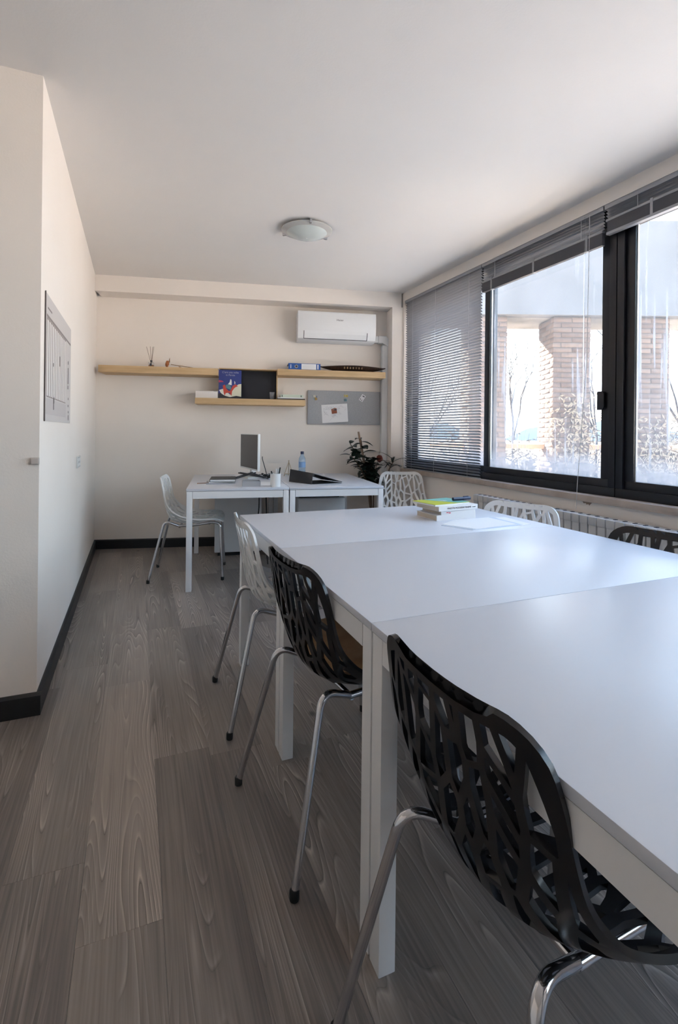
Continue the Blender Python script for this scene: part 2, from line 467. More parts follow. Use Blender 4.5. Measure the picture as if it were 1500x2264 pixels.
MB().box(-.014, .014, -1.195, 1.195, zb3 - .09, zb3 - .075).obj('stack_rail', slat_m, b3)
MB().tube([(-.024, 2.21 - 2.6815, -.02), (-.024, 2.22 - 2.6815, -.91), (-.053, 2.255 - 2.6815, -1.67), (-.054, 2.26 - 2.6815, -1.81)], .0017, 6).obj('pull_cord', cord_m, b2)
MB().tube([(-.022, 2.245 - 2.6815, -.02), (-.022, 2.245 - 2.6815, -1.16)], .003, 8).obj('tilt_wand', glassy_m, b2)

# ------------------------------------------------------------------ radiator
rad = thing('radiator', 'white column radiator on the wall below the window sill', 'radiator', (XR, 3.16, 0))
sec = MB().prism([(-.115, -.0255), (-.035, -.0255), (-.035, .0255), (-.115, .0255)], 'z', .10, .685)
sec.prism([(-.118, -.0268), (-.03, -.0268), (-.03, .0268), (-.118, .0268)], 'z', .64, .69)
secm = sec.mesh('section', radi_m, bevel=.006)
capm = MB().prism([(-.085, -.007), (-.062, -.007), (-.062, .007), (-.085, .007)], 'z', .690, .6925).mesh('vent_slot', grey_m)
for i in range(34):
    so = link('section', secm, rad, (0, -.03 - i * .0585, 0))
    link('vent_slot', capm, so)
MB().tube([(-.07, -2.03, .15), (-.07, -2.08, .15), (-.01, -2.08, .15)], .01).obj('pipe', radi_m, rad, smooth=60)
MB().tube([(-.07, -.01, .15), (-.07, .04, .15), (-.0, .04, .15)], .01).obj('pipe', radi_m, rad, smooth=60)
MB().box(-.05, 0, -.20, -.17, .55, .58).box(-.05, 0, -1.7, -1.67, .55, .58).obj('bracket', radi_m, rad)

# ------------------------------------------------------------------ tables
def table(label, loc, rotz, wx, wy, group):
    t = thing('table', label, 'table', loc, rotz, group)
    LX, LY, TT = .045, .05, .018
    MB().box(0, wx, 0, wy, .74 - TT, .74).obj('tabletop', top_m, t, bevel=.0025)
    g = .0025
    for x in (0, wx - LX):
        for y in (0, wy - LY):
            MB().box(x + g, x + LX - g, y + g, y + LY - g, 0, .72).obj('leg', white_m, t, bevel=.002)
    rz0, rz1 = .668, .72
    MB().box(LX, wx - LX, g, .022, rz0, rz1).obj('rail', white_m, t)
    MB().box(LX, wx - LX, wy - .022, wy - g, rz0, rz1).obj('rail', white_m, t)
    MB().box(g, .022, LY, wy - LY, rz0, rz1).obj('rail', white_m, t)
    MB().box(wx - .022, wx - g, LY, wy - LY, rz0, rz1).obj('rail', white_m, t)
    return t
TX, TY, TW = .486, 2.486, 1.303
table('white meeting table carrying the books, farthest of the three', (TX, TY - .749, 0), 0, TW, .748, 'white meeting tables')
table('white meeting table between the book table and the nearest table', (TX, TY - 1.499, 0), 0, TW, .748, 'white meeting tables')
table('white meeting table nearest to the viewer at lower right', (TX, TY - 2.249, 0), 0, TW, .748, 'white meeting tables')
DA = R(-8.9)
DE = Vector((math.cos(DA), math.sin(DA), 0)); DN = Vector((-DE.y, DE.x, 0))
D0 = Vector((.338, 3.70, 0))
def Dp(x, y, z): return D0 + DE * x + DN * y + Vector((0, 0, z))
table('white desk with the monitor and pen cup by the back wall', D0, DA, .742, 1.2, 'white desks')
table('white desk with the black binder beside the potted plant', Dp(.746, 0, 0), DA, .742, 1.2, 'white desks')

def pedestal(label, x, y, h):
    c = thing('drawer_pedestal', label, 'cabinet', Dp(x, y, 0), DA, 'white pedestals under the desks')
    MB().box(0, .43, .018, .42, .035, h).obj('body', white_m, c, bevel=.008, seg=3)
    MB().box(.003, .427, 0, .017, .038, h - .004).obj('front_panel', white_m, c, bevel=.006, seg=3)
    MB().box(.03, .40, .04, .39, 0, .035).obj('plinth', base_m, c)
    return c
pedestal('white pedestal cabinet under the left desk near the cables', .19, .985, .60)
p2 = pedestal('white pedestal cabinet under the right desk beside the chair', .90, .60, .575)
nb = MB().box(0, .36, 0, .25, 0, .012).obj('black_folder', mat('matte_black', (.012, .012, .014), .55), bevel=.003)
nb.location = Dp(.92, .63, .5755); nb.rotation_euler = (0, 0, DA)
tag(nb, 'thin black folder lying on top of the pedestal under the desk', 'folder')

# ------------------------------------------------------------------ chairs
def interp(tab, t):
    """smooth interpolation through (t, v...) rows"""
    n = len(tab)
    for i in range(n - 1):
        if t <= tab[i + 1][0] or i == n - 2: break
    p0, p1, p2, p3 = tab[max(i - 1, 0)], tab[i], tab[i + 1], tab[min(i + 2, n - 1)]
    h = p2[0] - p1[0]; u = (t - p1[0]) / h; out = []
    for k in range(1, len(p1)):
        m1 = (p2[k] - p0[k]) / (p2[0] - p0[0]) * h; m2 = (p3[k] - p1[k]) / (p3[0] - p1[0]) * h
        out.append((2 * u ** 3 - 3 * u ** 2 + 1) * p1[k] + (u ** 3 - 2 * u * u + u) * m1 + (-2 * u ** 3 + 3 * u * u) * p2[k] + (u ** 3 - u * u) * m2)
    return out
CC = [(0, .060, .792), (.12, .080, .70), (.25, .100, .59), (.36, .116, .510), (.43, .145, .457), (.52, .215, .430), (.68, .345, .430), (.86, .47, .452), (.95, .525, .454), (1, .552, .440)]
EE = [(0, .085, .802), (.12, .104, .715), (.25, .130, .602), (.36, .170, .545), (.43, .207, .520), (.52, .265, .497), (.68, .36, .480), (.86, .47, .480), (.95, .525, .470), (1, .552, .450)]
WW = [(0, .185), (.12, .205), (.25, .218), (.36, .228), (.52, .235), (.7, .235), (.86, .225), (1, .205)]
SL, SA = .93, .22
def shell_pt(a, b):
    t = min(max(b / SL, 0), 1)
    c, e, w = interp(CC, t), interp(EE, t), interp(WW, t)[0]
    q = abs(a / SA) ** 2.3
    return Vector((c[0] + (e[0] - c[0]) * q, a / SA * w, c[1] + (e[1] - c[1]) * q))
def clip(poly, nx, ny, d):
    """keep nx*x+ny*y <= d ; poly = [(x,y,edge tag)] where tag belongs to the edge leaving the vertex"""
    out = []
    n = len(poly)
    for i in range(n):
        p, q = poly[i], poly[(i + 1) % n]
        sp, sq = nx * p[0] + ny * p[1] - d, nx * q[0] + ny * q[1] - d
        if sp <= 0: out.append(p)
        if (sp <= 0) != (sq <= 0):
            t = sp / (sp - sq)
            x, y = p[0] + (q[0] - p[0]) * t, p[1] + (q[1] - p[1]) * t
            out.append((x, y, 'cut' if sp <= 0 else p[2]))
    return out
def shell_mesh():
    rs = random.Random(21)
    out = []
    for cx_, cy_, a0, r in ((SA - .075, SL - .06, 0, .06), (-SA + .075, SL - .06, 90, .06), (-SA + .075, .075, 180, .075), (SA - .075, .075, 270, .075)):
        for k in range(7):
            a = R(a0 + 15 * k); rx = .075
            out.append((cx_ + rx * math.cos(a), cy_ + r * math.sin(a), 'rim'))
    KY = .36
    sites = []
    nx, ny = 11, 9
    for j in range(ny):
        for i in range(nx + (j % 2)):
            sites.append((-SA + (i + .5 - (j % 2) * .5 + rs.uniform(-.5, .5)) * 2 * SA / nx, (j + .5 + rs.uniform(-.5, .5)) * SL / ny))
    bm = bmesh.new()
    def subdiv(poly):
        o_ = []
        for i in range(len(poly)):
            p, q = poly[i], poly[(i + 1) % len(poly)]
            n_ = max(1, int(math.ceil(math.hypot(q[0] - p[0], q[1] - p[1]) / .022 - 1e-6)))
            for k in range(n_): o_.append((p[0] + (q[0] - p[0]) * k / n_, p[1] + (q[1] - p[1]) * k / n_))
        return o_
    for i, (sx_, sy_) in enumerate(sites):
        poly = [(x, y, t) for x, y, t in out]
        for j, (qx, qy) in enumerate(sites):
            if i == j: continue
            # bisector in a space squeezed along y, so cells come out long
            nx_, ny_ = qx - sx_, (qy - sy_) * KY * KY
            d = (qx * qx - sx_ * sx_ + KY * KY * (qy * qy - sy_ * sy_)) / 2
            poly = clip(poly, nx_, ny_, d)
            if len(poly) < 3: break
        if len(poly) < 3: continue
        hole = [tuple(p) for p in poly]
        for k in range(len(poly)):
            p, q = poly[k], poly[(k + 1) % len(poly)]
            dx, dy = q[0] - p[0], q[1] - p[1]; l = math.hypot(dx, dy)
            if l < 1e-5: continue
            nx_, ny_ = dy / l, -dx / l
            if p[2] == 'rim': off = .034 if p[1] < .06 else .022 - .006 * min(1, p[1] / .3)
            else:
                off = .0050 + .0030 * abs(dy) / l + .004 * max(0, 1 - abs(p[1] - .42) / .22)
            hole = clip(hole, nx_, ny_, nx_ * p[0] + ny_ * p[1] - off)
            if len(hole) < 3: break
        po = subdiv(poly)
        area = 0
        if len(hole) >= 3:
            area = abs(sum(hole[k][0] * hole[(k + 1) % len(hole)][1] - hole[(k + 1) % len(hole)][0] * hole[k][1] for k in range(len(hole)))) / 2
        loops = [[Vector((x, y, 0)) for x, y in po]]
        if area > 1.3e-4:
            loops.append([Vector((x, y, 0)) for x, y in subdiv(hole)][::-1])
        flat = [p for l in loops for p in l]
        vsb = [bm.verts.new(shell_pt(p.x, p.y)) for p in flat]
        for tri in tessellate_polygon(loops):
            if len(set(tri)) == 3:
                try: bm.faces.new([vsb[k] for k in tri])
                except ValueError: pass
    bmesh.ops.remove_doubles(bm, verts=bm.verts, dist=2e-4)
    bmesh.ops.recalc_face_normals(bm, faces=bm.faces)
    bm.normal_update()
    bmesh.ops.solidify(bm, geom=bm.faces[:], thickness=.0095)
    me = bpy.data.meshes.new('shell')
    bm.to_mesh(me); bm.free()
    for p in me.polygons: p.use_smooth = True
    me.set_sharp_from_angle(angle=R(38))
    return me
shell_w = shell_mesh(); shell_w.materials.append(wplast_m)
shell_b = shell_w.copy(); shell_b.materials.clear(); shell_b.materials.append(bplast_m)
def leg_meshes():
    res = {}
    for s in (-1, 1):
        back = fillet([(0, s * .228, .012), (.105, s * .162, .458), (.205, s * .135, .414)], .05, 8)
        front = fillet([(.548, s * .222, .012), (.525, s * .178, .435), (.455, s * .150, .437)], .04, 8)
        rail = fillet([(.205, s * .135, .412), (.33, s * .135, .416), (.455, s * .150, .437)], .06, 6)
        res['back', s] = MB().tube(back, .0105, 12).mesh('leg', chrome_m, smooth=50)
        res['front', s] = MB().tube(front, .0105, 12).mesh('leg', chrome_m, smooth=50)
        res['rail', s] = MB().tube(rail, .0105, 12).mesh('side_rail', chrome_m, smooth=50)
        for nm, p in (('back', (0, s * .228)), ('front', (.548, s * .222))):
            res[nm + 'cap', s] = MB().lathe([(.0115, 0), (.0125, .004), (.0125, .022), (.0105, .026)], (p[0], p[1], 0), 12).mesh('foot_cap', rubber_m, smooth=40)
    res['cross'] = [MB().tube([(x, -.136, z), (x, .136, z)], .009, 10).mesh('cross_bar', chrome_m, smooth=50) for x, z in ((.215, .405), (.44, .425))]
    return res
LEGS = leg_meshes()
def chair(label, loc, deg, black, group):
    c = thing('lattice_chair', label, 'chair', (loc[0], loc[1], 0), R(deg), group)
    link('shell', shell_b if black else shell_w, c)
    for s in (-1, 1):
        for nm in ('back', 'front'):
            l = link('leg', LEGS[nm, s], c)
            link('foot_cap', LEGS[nm + 'cap', s], l)
        link('side_rail', LEGS['rail', s], c)
    for m in LEGS['cross']: link('cross_bar', m, c)
    return c
GR = 'lattice chairs around the tables'
chair('white lattice chair on the left side of the meeting table', (.345, 2.108), -1.5, False, GR)
chair('black lattice chair with a tan cushion on its seat', (.350, 1.402), 6.5, True, GR)
chair('large black lattice chair in the foreground at lower right', (.374, .648), 2, True, GR)
chair('white lattice chair seen side-on at the left end of the desks', (.14, 4.232), -11, False, GR)
chair('white lattice chair right of the desks in front of the plant', (2.33, 4.16), 252, False, GR)
chair('white lattice chair behind the papers, between meeting table and radiator', (1.965, 2.10), 205, False, GR)
chair('black lattice chair in front of the radiator at the right picture edge', (1.94, 1.29), 194, True, GR)

def cushion():
    """soft seat pad that follows the seat"""
    pts = []; n = 28
    prof = [(.0, 0), (.7, 0.0), (.93, .004), (1.0, .016), (.95, .030), (.7, .037), (0, .040)]
    mb = MB(); vs_ = []; fs = []
    for r, z in prof[1:-1]:
        for k in range(n):
            a = 2 * PI * k / n; c, s = math.cos(a), math.sin(a)
            x = .20 * math.copysign(abs(c) ** .6, c) * r; y = .19 * math.copysign(abs(s) ** .6, s) * r
            t = (y / .19) ** 2
            vs_.append((.345 + x, y, .452 + z + .035 * t))
    m = len(prof) - 2
    for i in range(m - 1):
        for k in range(n): fs.append((i * n + k, i * n + (k + 1) % n, (i + 1) * n + (k + 1) % n, (i + 1) * n + k))
    fs.append(tuple(range(n - 1, -1, -1))); fs.append(tuple(range((m - 1) * n, m * n)))
    return mb.add(vs_, fs)
cu = thing('seat_cushion', 'tan leather cushion on the seat of the black chair', 'cushion', (.350, 1.402, 0), R(6.5))
cushion().obj('pad', tan_m, cu, smooth=60)

# ------------------------------------------------------------------ things on the meeting table
def book(name, label, loc, deg, w, d, h, cover, cat='book', group=None, pages=cream_m, spine=None):
    """lying book: spine along the local -y side"""
    b = thing(name, label, cat, loc, R(deg), group)
    MB().box(.002, w - .002, .003, d - .003, .002, h - .002).obj('pages', pages, b)
    cv = MB().box(0, w, 0, d, 0, .002).box(0, w, 0, d, h - .002, h).box(0, w, 0, .003, .002, h - .002)
    cv.obj('cover', cover, b)
    return b
wcov = mat('book_white', (.78, .76, .75), .5)
ink = mat('ink_dark', (.06, .06, .07), .6)
red_ink = mat('ink_red', (.75, .12, .16), .6)
GB = 'books stacked on the meeting table'
bk1 = book('book', 'thick white book at the bottom of the stack on the table', (1.335, 2.013, .74), 3, .235, .17, .026, wcov, group=GB)
bk2 = book('book', 'white book with a small red mark, second from the bottom', (1.362, 2.016, .766), 2, .205, .165, .022, wcov, group=GB)
bk3 = book('book', 'white book with a printed spine under the green notebook', (1.335, 1.995, .788), 6, .245, .175, .022, wcov, group=GB)
text_obj('spine_text', 'MAESTRI MODERNI MARMI', .0125, ink, bk3, (.125, -.0006, .011), (R(90), 0, 0))
text_obj('spine_text', 'Lezioni', .007, ink, bk3, (.22, -.0006, .011), (R(90), 0, 0))
MB().box(.03, .042, -.0006, 0, .009, .013).box(.044, .055, -.0006, 0, .006, .011).obj('red_mark', red_ink, bk2)
lime = mat('lime_cover', (.52, .56, .03), .5); teal = mat('teal_band', (.18, .48, .44), .5)
gn = thing('notebook', 'lime green notebook with a teal band on top of the books', 'notebook', (1.325, 2.012, .810), R(10))
MB().box(.0, .23, .0, .16, 0, .007).obj('pages', paper_m, gn)
MB().box(-.002, .232, -.002, .162, .007, .009).obj('cover', lime, gn)
MB().prism([(.15, 0.0), (.23, 0.0), (.23, .16), (.06, .16)], 'z', .0091, .0096).obj('cover_band', teal, gn)
pp = MB().prism([(0, 0), (.12, .02), (.10, .10), (-.01, .09)], 'z', 0, .0015).obj('folded_note', paper_m)
pp.location = (1.43, 2.10, .8206); pp.rotation_euler = (R(-4), R(3), R(14)); tag(pp, 'white folded note lying on the green notebook', 'paper')
mk = thing('marker_pen', 'dark blue marker pen lying on the green notebook', 'pen', (1.535, 2.095, .829), R(5))
navy = mat('navy_plastic', (.01, .014, .05), .35)
MB().tube([(-.055, 0, 0), (.01, 0, 0)], .0085, 12).obj('barrel', navy, mk, smooth=50)
MB().tube([(.011, 0, 0), (.055, 0, 0)], .0092, 12).obj('cap', navy, mk, smooth=50)
MB().box(.012, .045, -.002, .002, .009, .012).obj('clip', navy, mk)
pc = thing('paper_sheets', 'loose white sheets lying in front of the book stack', 'paper', (1.47, 1.885, .74), R(4))
MB().prism([(-.175, .04), (-.115, -.105), (.185, -.10), (.20, .11), (-.05, .115)], 'z', 0, .0016).obj('sheet', mat('paper_blue_grey', (.60, .66, .76), .7), pc)
MB().prism([(-.16, .05), (-.095, -.098), (.165, -.082), (.17, .11), (-.04, .118)], 'z', .0017, .0028).obj('sheet', paper_m, pc)
MB().prism([(.16, -.115), (.235, -.10), (.26, .09), (.205, .10)], 'z', 0, .0012).obj('sheet', paper_m, pc)

# ------------------------------------------------------------------ things on the desks
screen_m = mat('screen_dark', (.035, .034, .036), .25)
mono = thing('monitor', 'flat monitor turned sideways with a dark blank screen', 'monitor', (.955, 4.45, .74), R(95))
# local x runs along the panel (towards +y world), local y towards the viewer side (-x world)
MB().box(-.26, .26, -.012, .010, .075, .395).obj('housing', wplast_m, mono, bevel=.003)
MB().box(-.252, .252, .0101, .0112, .090, .388).obj('screen', screen_m, mono)
MB().box(-.03, .03, -.05, -.012, .012, .22).obj('stand_neck', wplast_m, mono, bevel=.004)
MB().box(-.11, .11, -.13, .05, 0, .012).obj('stand_base', wplast_m, mono, bevel=.004)
ls = thing('laptop_stand', 'folding black metal laptop stand between monitor and notebook', 'laptop stand', Dp(.46, .72, .74), DA + R(10))
for k, (a, b) in enumerate([((-.17, -.10, .008), (.07, .06, .05)), ((-.15, -.12, .008), (.09, .03, .05)), ((-.05, .1, .045), (.15, -.03, .012)), ((-.03, .13, .045), (.17, 0, .012)), ((.05, .05, .05), (.17, -.10, .006))]):
    MB().tube([a, b], .006, 8).obj('bar', mat('stand_metal', (.10, .10, .105), .35, .7), ls, smooth=50)
MB().box(-.185, -.145, -.135, -.09, .0, .02).obj('foot_pad', rubber_m, ls, bevel=.003)
cable = thing('desk_cables', 'tangled black cables at the foot of the monitor', 'cable', Dp(.62, .80, .74))
for k in range(5):
    rs = random.Random(k + 3)
    pts = [(.03 + rs.uniform(-.09, .09), rs.uniform(-.10, .10), .004 + rs.uniform(0, .045) * (j % 2)) for j in range(7)]
    pts[0] = (pts[0][0], pts[0][1], .004); pts[-1] = (pts[-1][0], pts[-1][1], .004)
    MB().tube(fillet(pts, .06, 5), .0032, 6).obj('cable', rubber_m, cable, smooth=60)
MB().tube(fillet([(.0, -.02, .004), (.03, .02, .03), (-.005, .05, .17), (-.005, .05, .19)], .05), .0035, 6).obj('cable', rubber_m, cable, smooth=60)
hc = MB().tube(fillet([(0, 0, .70), (0.0, 0, .45), (-.05, .02, .25), (.02, .02, .02)], .1), .005, 8).obj('hanging_cable', rubber_m, smooth=60)
hc.location = Dp(.56, .55, 0); tag(hc, 'left one of two black cables hanging below the desk', 'cable', 'cables hanging below the desk')
hc = MB().tube(fillet([(0, 0, .70), (0.01, 0, .45), (.005, .02, .25), (.03, .02, .02)], .1), .005, 8).obj('hanging_cable', rubber_m, smooth=60)
hc.location = Dp(.615, .55, 0); tag(hc, 'right one of two black cables hanging below the desk', 'cable', 'cables hanging below the desk')
ax = thing('acrylic_tray', 'translucent grey plastic tray at the front of the desk', 'tray', Dp(.40, .085, .74), DA)
acr = mat('smoky_acrylic', (.40, .40, .41), .3)
MB().box(0, .135, 0, .004, 0, .042).box(0, .135, .10, .104, 0, .042).box(0, .004, .004, .10, 0, .042).box(.131, .135, .004, .10, 0, .042).box(.004, .131, .004, .10, 0, .004).obj('tray_shell', acr, ax)
pt = MB().prism([(0, 0), (.19, -.01), (.20, .26), (.01, .27)], 'z', 0, .001).obj('desk_paper', paper_m); pt.location = Dp(.47, .16, .7402); pt.rotation_euler = (0, 0, DA - R(6)); tag(pt, 'white sheet lying behind the pen cup on the desk', 'paper')
cup = thing('pen_cup', 'white round cup holding pens at the front of the desk', 'cup', Dp(.645, .07, .74))
MB().lathe([(.036, 0), (.039, .004), (.040, .10), (.037, .10), (.036, .006)], n=28).obj('cup_body', wplast_m, cup, smooth=40)
for k, (a, b, m_) in enumerate([((-.01, 0, .01), (-.03, .01, .118), bplast_m), ((.0, .01, .01), (.012, .02, .135), paper_m), ((.01, -.01, .01), (.036, .0, .145), bplast_m), ((.012, .012, .01), (.028, .02, .13), wplast_m)]):
    MB().tube([a, b], .0055, 8).obj('pen', m_, cup, smooth=50)
bt = thing('water_bottle', 'clear blue plastic water bottle with a dark cap', 'bottle', (1.452, 4.45, .74))
blu = mat('bottle_blue', (.62, .78, .95), .12, Transmission_Weight=.75, IOR=1.3)
MB().lathe([(.028, 0), (.033, .006), (.033, .055), (.030, .065), (.033, .075), (.033, .15), (.029, .172), (.014, .200), (.0135, .212)], n=24).obj('bottle_body', blu, bt, smooth=40)
MB().lathe([(.0155, .208), (.0155, .232), (.014, .234)], n=20).obj('cap', navy, bt, smooth=40)
MB().lathe([(.0336, .085), (.0336, .135)], n=24, cap=False).obj('label_band', mat('bottle_label', (.25, .40, .65), .4), bt, smooth=40)
es = thing('wooden_easel', 'tiny wooden A-shaped easel beside the water bottle', 'easel', (1.337, 4.5, .74), R(-14))
wd = mat('pale_wood', (.50, .38, .26), .7)
MB().tube([(-.045, -.01, 0), (.004, 0, .148)], .0035, 6).obj('leg', wd, es); MB().tube([(.045, -.01, 0), (-.004, 0, .148)], .0035, 6).obj('leg', wd, es)
MB().tube([(0, .07, 0), (0, .002, .14)], .0035, 6).obj('leg', wd, es); MB().tube([(-.04, -.009, .022), (.04, -.009, .022)], .0035, 6).obj('crossbar', wd, es)
rb = thing('ring_binder', 'black ring binder propped open like a tent on the desk', 'binder', (1.193, 3.996, .74))
A, B = Vector((0, 0, 0)), Vector((.111, -.256, 0))
Cn, Dn_ = Vector((.385, -.227, .012)), Vector((.30, .03, .012))
bkm = mat('binder_black', (.022, .021, .023), .5)
def slab(p, q, r, s, t):
    n_ = (q - p).cross(s - p).normalized() * t
    return MB().add([p, q, r, s, p + n_, q + n_, r + n_, s + n_], [(0, 3, 2, 1), (4, 5, 6, 7), (0, 1, 5, 4), (1, 2, 6, 5), (2, 3, 7, 6), (3, 0, 4, 7)])
U1, U2 = Vector((.012, .006, .105)), Vector((.012, .006, .088))
slab(A, B, B + U2, A + U1, .004).obj('spine_panel', bkm, rb)
slab(A + U1, B + U2, Cn, Dn_, -.004).obj('front_cover', bkm, rb)
slab(A + Vector((.01, 0, .001)), B + Vector((.01, 0, .001)), Cn - Vector((0.005, 0, .011)), Dn_ - Vector((0.005, 0, .011)), .003).obj('back_cover', bkm, rb)
MB().tube(fillet([(.08, -.16, .006), (.075, -.16, .05), (.11, -.16, .05), (.115, -.16, .006)], .03), .003, 8).obj('ring', chrome_m, rb, smooth=50)
fd = MB().prism([(0, 0), (.22, -.02), (.26, .20), (.03, .23)], 'z', 0, .004).obj('grey_folder', mat('folder_grey', (.36, .36, .40), .6)); fd.location = Dp(.13, .30, .74); fd.rotation_euler = (0, 0, DA + R(8)); tag(fd, 'pale grey folder lying under the black notebook', 'folder')
pp2 = MB().prism([(0, 0), (.2, 0), (.2, .2), (0, .2)], 'z', 0, .008).obj('paper_pad', paper_m); pp2.location = Dp(.15, .345, .7442); pp2.rotation_euler = (0, 0, DA + R(3)); tag(pp2, 'white paper pad between grey folder and black notebook', 'paper')
nk = thing('notebook', 'closed black notebook lying at the left of the desk', 'notebook', Dp(.155, .345, .7524), DA - R(2))
MB().box(.003, .197, .003, .257, .003, .019).obj('pages', paper_m, nk)
MB().box(0, .2, 0, .26, 0, .003).box(0, .2, 0, .26, .019, .022).box(0, .004, 0, .26, .003, .019).obj('cover', bkm, nk)
MB().box(.165, .173, -.001, .261, .0221, .0228).obj('elastic_band', mat('elastic_grey', (.08, .08, .085), .6), nk)
pn = MB().tube([(0, 0, .004), (.10, .02, .004)], .004, 8).obj('pencil', mat('pencil_brown', (.30, .20, .15), .6)); pn.location = Dp(.06, .34, .74); tag(pn, 'brown pencil lying left of the black notebook', 'pencil')

# ------------------------------------------------------------------ back wall: shelves and things on them
def wthing(name, label, cat, s, d, z, group=None, rot=0): return thing(name, label, cat, Wp(s, d, z), WA + rot, group)
def shelf(label, s0, s1, z0, z1, d=.25):
    o = MB().box(0, s1 - s0, 0, d - .002, 0, z1 - z0).obj('wall_shelf', oak_m, bevel=.0015)
    o.location = Wp(s0, d, z0); o.rotation_euler = (0, 0, WA)
    return tag(o, label, 'shelf', 'oak wall shelves')
shelf('long oak wall shelf at upper left with the reed diffuser', .091, 1.168, 1.692, 1.757)
shelf('lower oak wall shelf holding the picture book', .957, 2.016, 1.415, 1.473)
shelf('oak wall shelf at upper right holding the blue binder', 1.737, 2.83, 1.712, 1.773)
bx_ = wthing('shelf_box', 'thin oak box frame with a black back panel between shelves', 'shelf', 1.17, .12, 1.4735)
MB().box(0, .575, 0, .118, .296, .306).obj('top_board', oak_m, bx_)
MB().box(.565, .575, 0, .118, .0, .296).obj('side_board', oak_m, bx_)
MB().box(0, .01, 0, .118, .0, .296).obj('side_board', oak_m, bx_)
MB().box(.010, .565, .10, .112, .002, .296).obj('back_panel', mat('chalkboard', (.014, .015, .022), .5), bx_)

# picture book: printed cover of flat coloured shapes
pb = wthing('picture_book', 'picture book with a blue cover and red horse standing upright', 'book', 1.170, .175, 1.4735)
pb.rotation_euler = (R(-6), 0, WA)
MB().box(.002, .216, .004, .014, .002, .284).obj('pages', paper_m, pb)
cvm = mat('cover_blue', (.035, .055, .24), .4)
MB().box(0, .218, 0, .003, 0, .287).box(0, .218, .0145, .0175, 0, .287).box(0, .003, .003, .0145, 0, .287).obj('cover', cvm, pb)
prints = [('printed_hill', (.72, .70, .55), [(.10, .02), (.218, .02), (.218, .15), (.19, .145), (.15, .115), (.125, .075)]),
          ('printed_snow', (.74, .72, .64), [(.005, .085), (.05, .10), (.10, .05), (.13, .018), (.06, .018), (.02, .06)]),
          ('printed_ground', (.03, .025, .03), [(.0, .0), (.218, .0), (.218, .022), (.17, .03), (.11, .016), (.06, .03), (.02, .055), (.0, .05)]),
          ('printed_horse', (.55, .07, .045), [(.04, .13), (.06, .14), (.075, .10), (.10, .075), (.115, .085), (.135, .13), (.165, .145), (.185, .125), (.165, .118), (.15, .105), (.13, .075), (.125, .03), (.112, .045), (.105, .06), (.07, .055), (.06, .03), (.05, .055), (.045, .09)]),
          ('printed_saddle', (.10, .24, .27), [(.068, .135), (.095, .145), (.12, .12), (.118, .088), (.09, .098), (.07, .11)]),
          ('printed_rider', (.80, .80, .78), [(.09, .145), (.105, .165), (.112, .195), (.122, .19), (.125, .165), (.125, .135), (.11, .138)]),
          ('printed_plume', (.80, .80, .78), [(.150, .18), (.160, .165), (.158, .142), (.152, .15)]),
          ('printed_pennant', (.45, .05, .12), [(.0, .185), (.035, .178), (.05, .165), (.0, .16)])]
for k, (nm, c_, pts) in enumerate(prints):
    MB().prism(pts, 'y', -.0004 - .0002 * k, -.0002 * k).obj(nm, mat(nm, c_, .5), pb)
ttl = mat('title_grey', (.42, .43, .55), .5)
text_obj('title_text', "C'era una volta", .026, ttl, pb, (.112, -.001, .262), (R(90), 0, 0))
text_obj('title_text', 'in Persia', .026, ttl, pb, (.112, -.001, .235), (R(90), 0, 0))

wbx = wthing('white_box', 'flat white cardboard box at the left end of the lower shelf', 'box', .957, .20, 1.4735)
MB().box(0, .207, 0, .17, 0, .066).obj('box_body', mat('carton_white', (.76, .72, .69), .7), wbx, bevel=.002)
MB().box(-.001, .208, -.001, .171, .0662, .0705).obj('lid', MAT['carton_white'], wbx)
MB().box(.17, .20, -.0018, -.0011, .0672, .0695).obj('label_mark', ink, wbx)
gl = wthing('plastic_cup', 'small clear plastic cup on the lower shelf', 'cup', 1.688, .17, 1.4735)
MB().lathe([(.019, 0), (.026, .075), (.0245, .075), (.018, .002)], n=20).obj('cup_body', glassy_m, gl, smooth=40)
GS = 'papers and books piled on the lower shelf'
q = wthing('magazine', 'dark magazine at the bottom of the pile beside the cup', 'magazine', 1.738, .235, 1.4735, GS)
MB().box(0, .275, 0, .2, 0, .012).obj('pages', mat('dark_print', (.06, .045, .035), .6), q)
q = wthing('magazine', 'white magazine under the pale green book', 'magazine', 1.742, .232, 1.4857, GS)
MB().box(0, .25, 0, .19, 0, .009).obj('pages', paper_m, q)
q = book('book', 'pale green book on top of the pile beside the cup', Wp(1.77, .225, 1.4949), math.degrees(WA), .225, .17, .03, mat('pale_green', (.60, .66, .55), .5), group=GS, pages=mat('page_dark', (.25, .19, .15), .9))
MB().box(.012, .02, -.0006, 0, .006, .024).box(.20, .208, -.0006, 0, .006, .024).obj('spine_marks', ink, q)

df = wthing('reed_diffuser', 'small glass reed diffuser with thin sticks on the shelf', 'diffuser', .537, .14, 1.7575)
MB().box(-.024, .024, -.02, .02, 0, .05).obj('bottle', glassy_m, df, bevel=.004)
MB().box(-.021, .021, -.017, .017, .002, .026).obj('oil', mat('amber_oil', (.42, .20, .08), .3), df)
MB().box(-.012, .008, -.0206, -.0202, .014, .04).obj('label', ink, df)
MB().lathe([(.009, .05), (.009, .062), (.011, .064), (.011, .07)], n=14).obj('collar', ink, df, smooth=40)
for a, b in (((0, 0, .03), (-.045, 0, .2)), ((0, 0, .03), (-.014, .01, .205)), ((0, 0, .03), (.012, 0, .20)), ((0, 0, .03), (.02, .01, .205))):
    MB().tube([a, b], .0018, 6).obj('reed', stem_m, df)
fw = wthing('dried_rose', 'dried rose lying on the upper left shelf', 'flower', .69, .16, 1.7575)
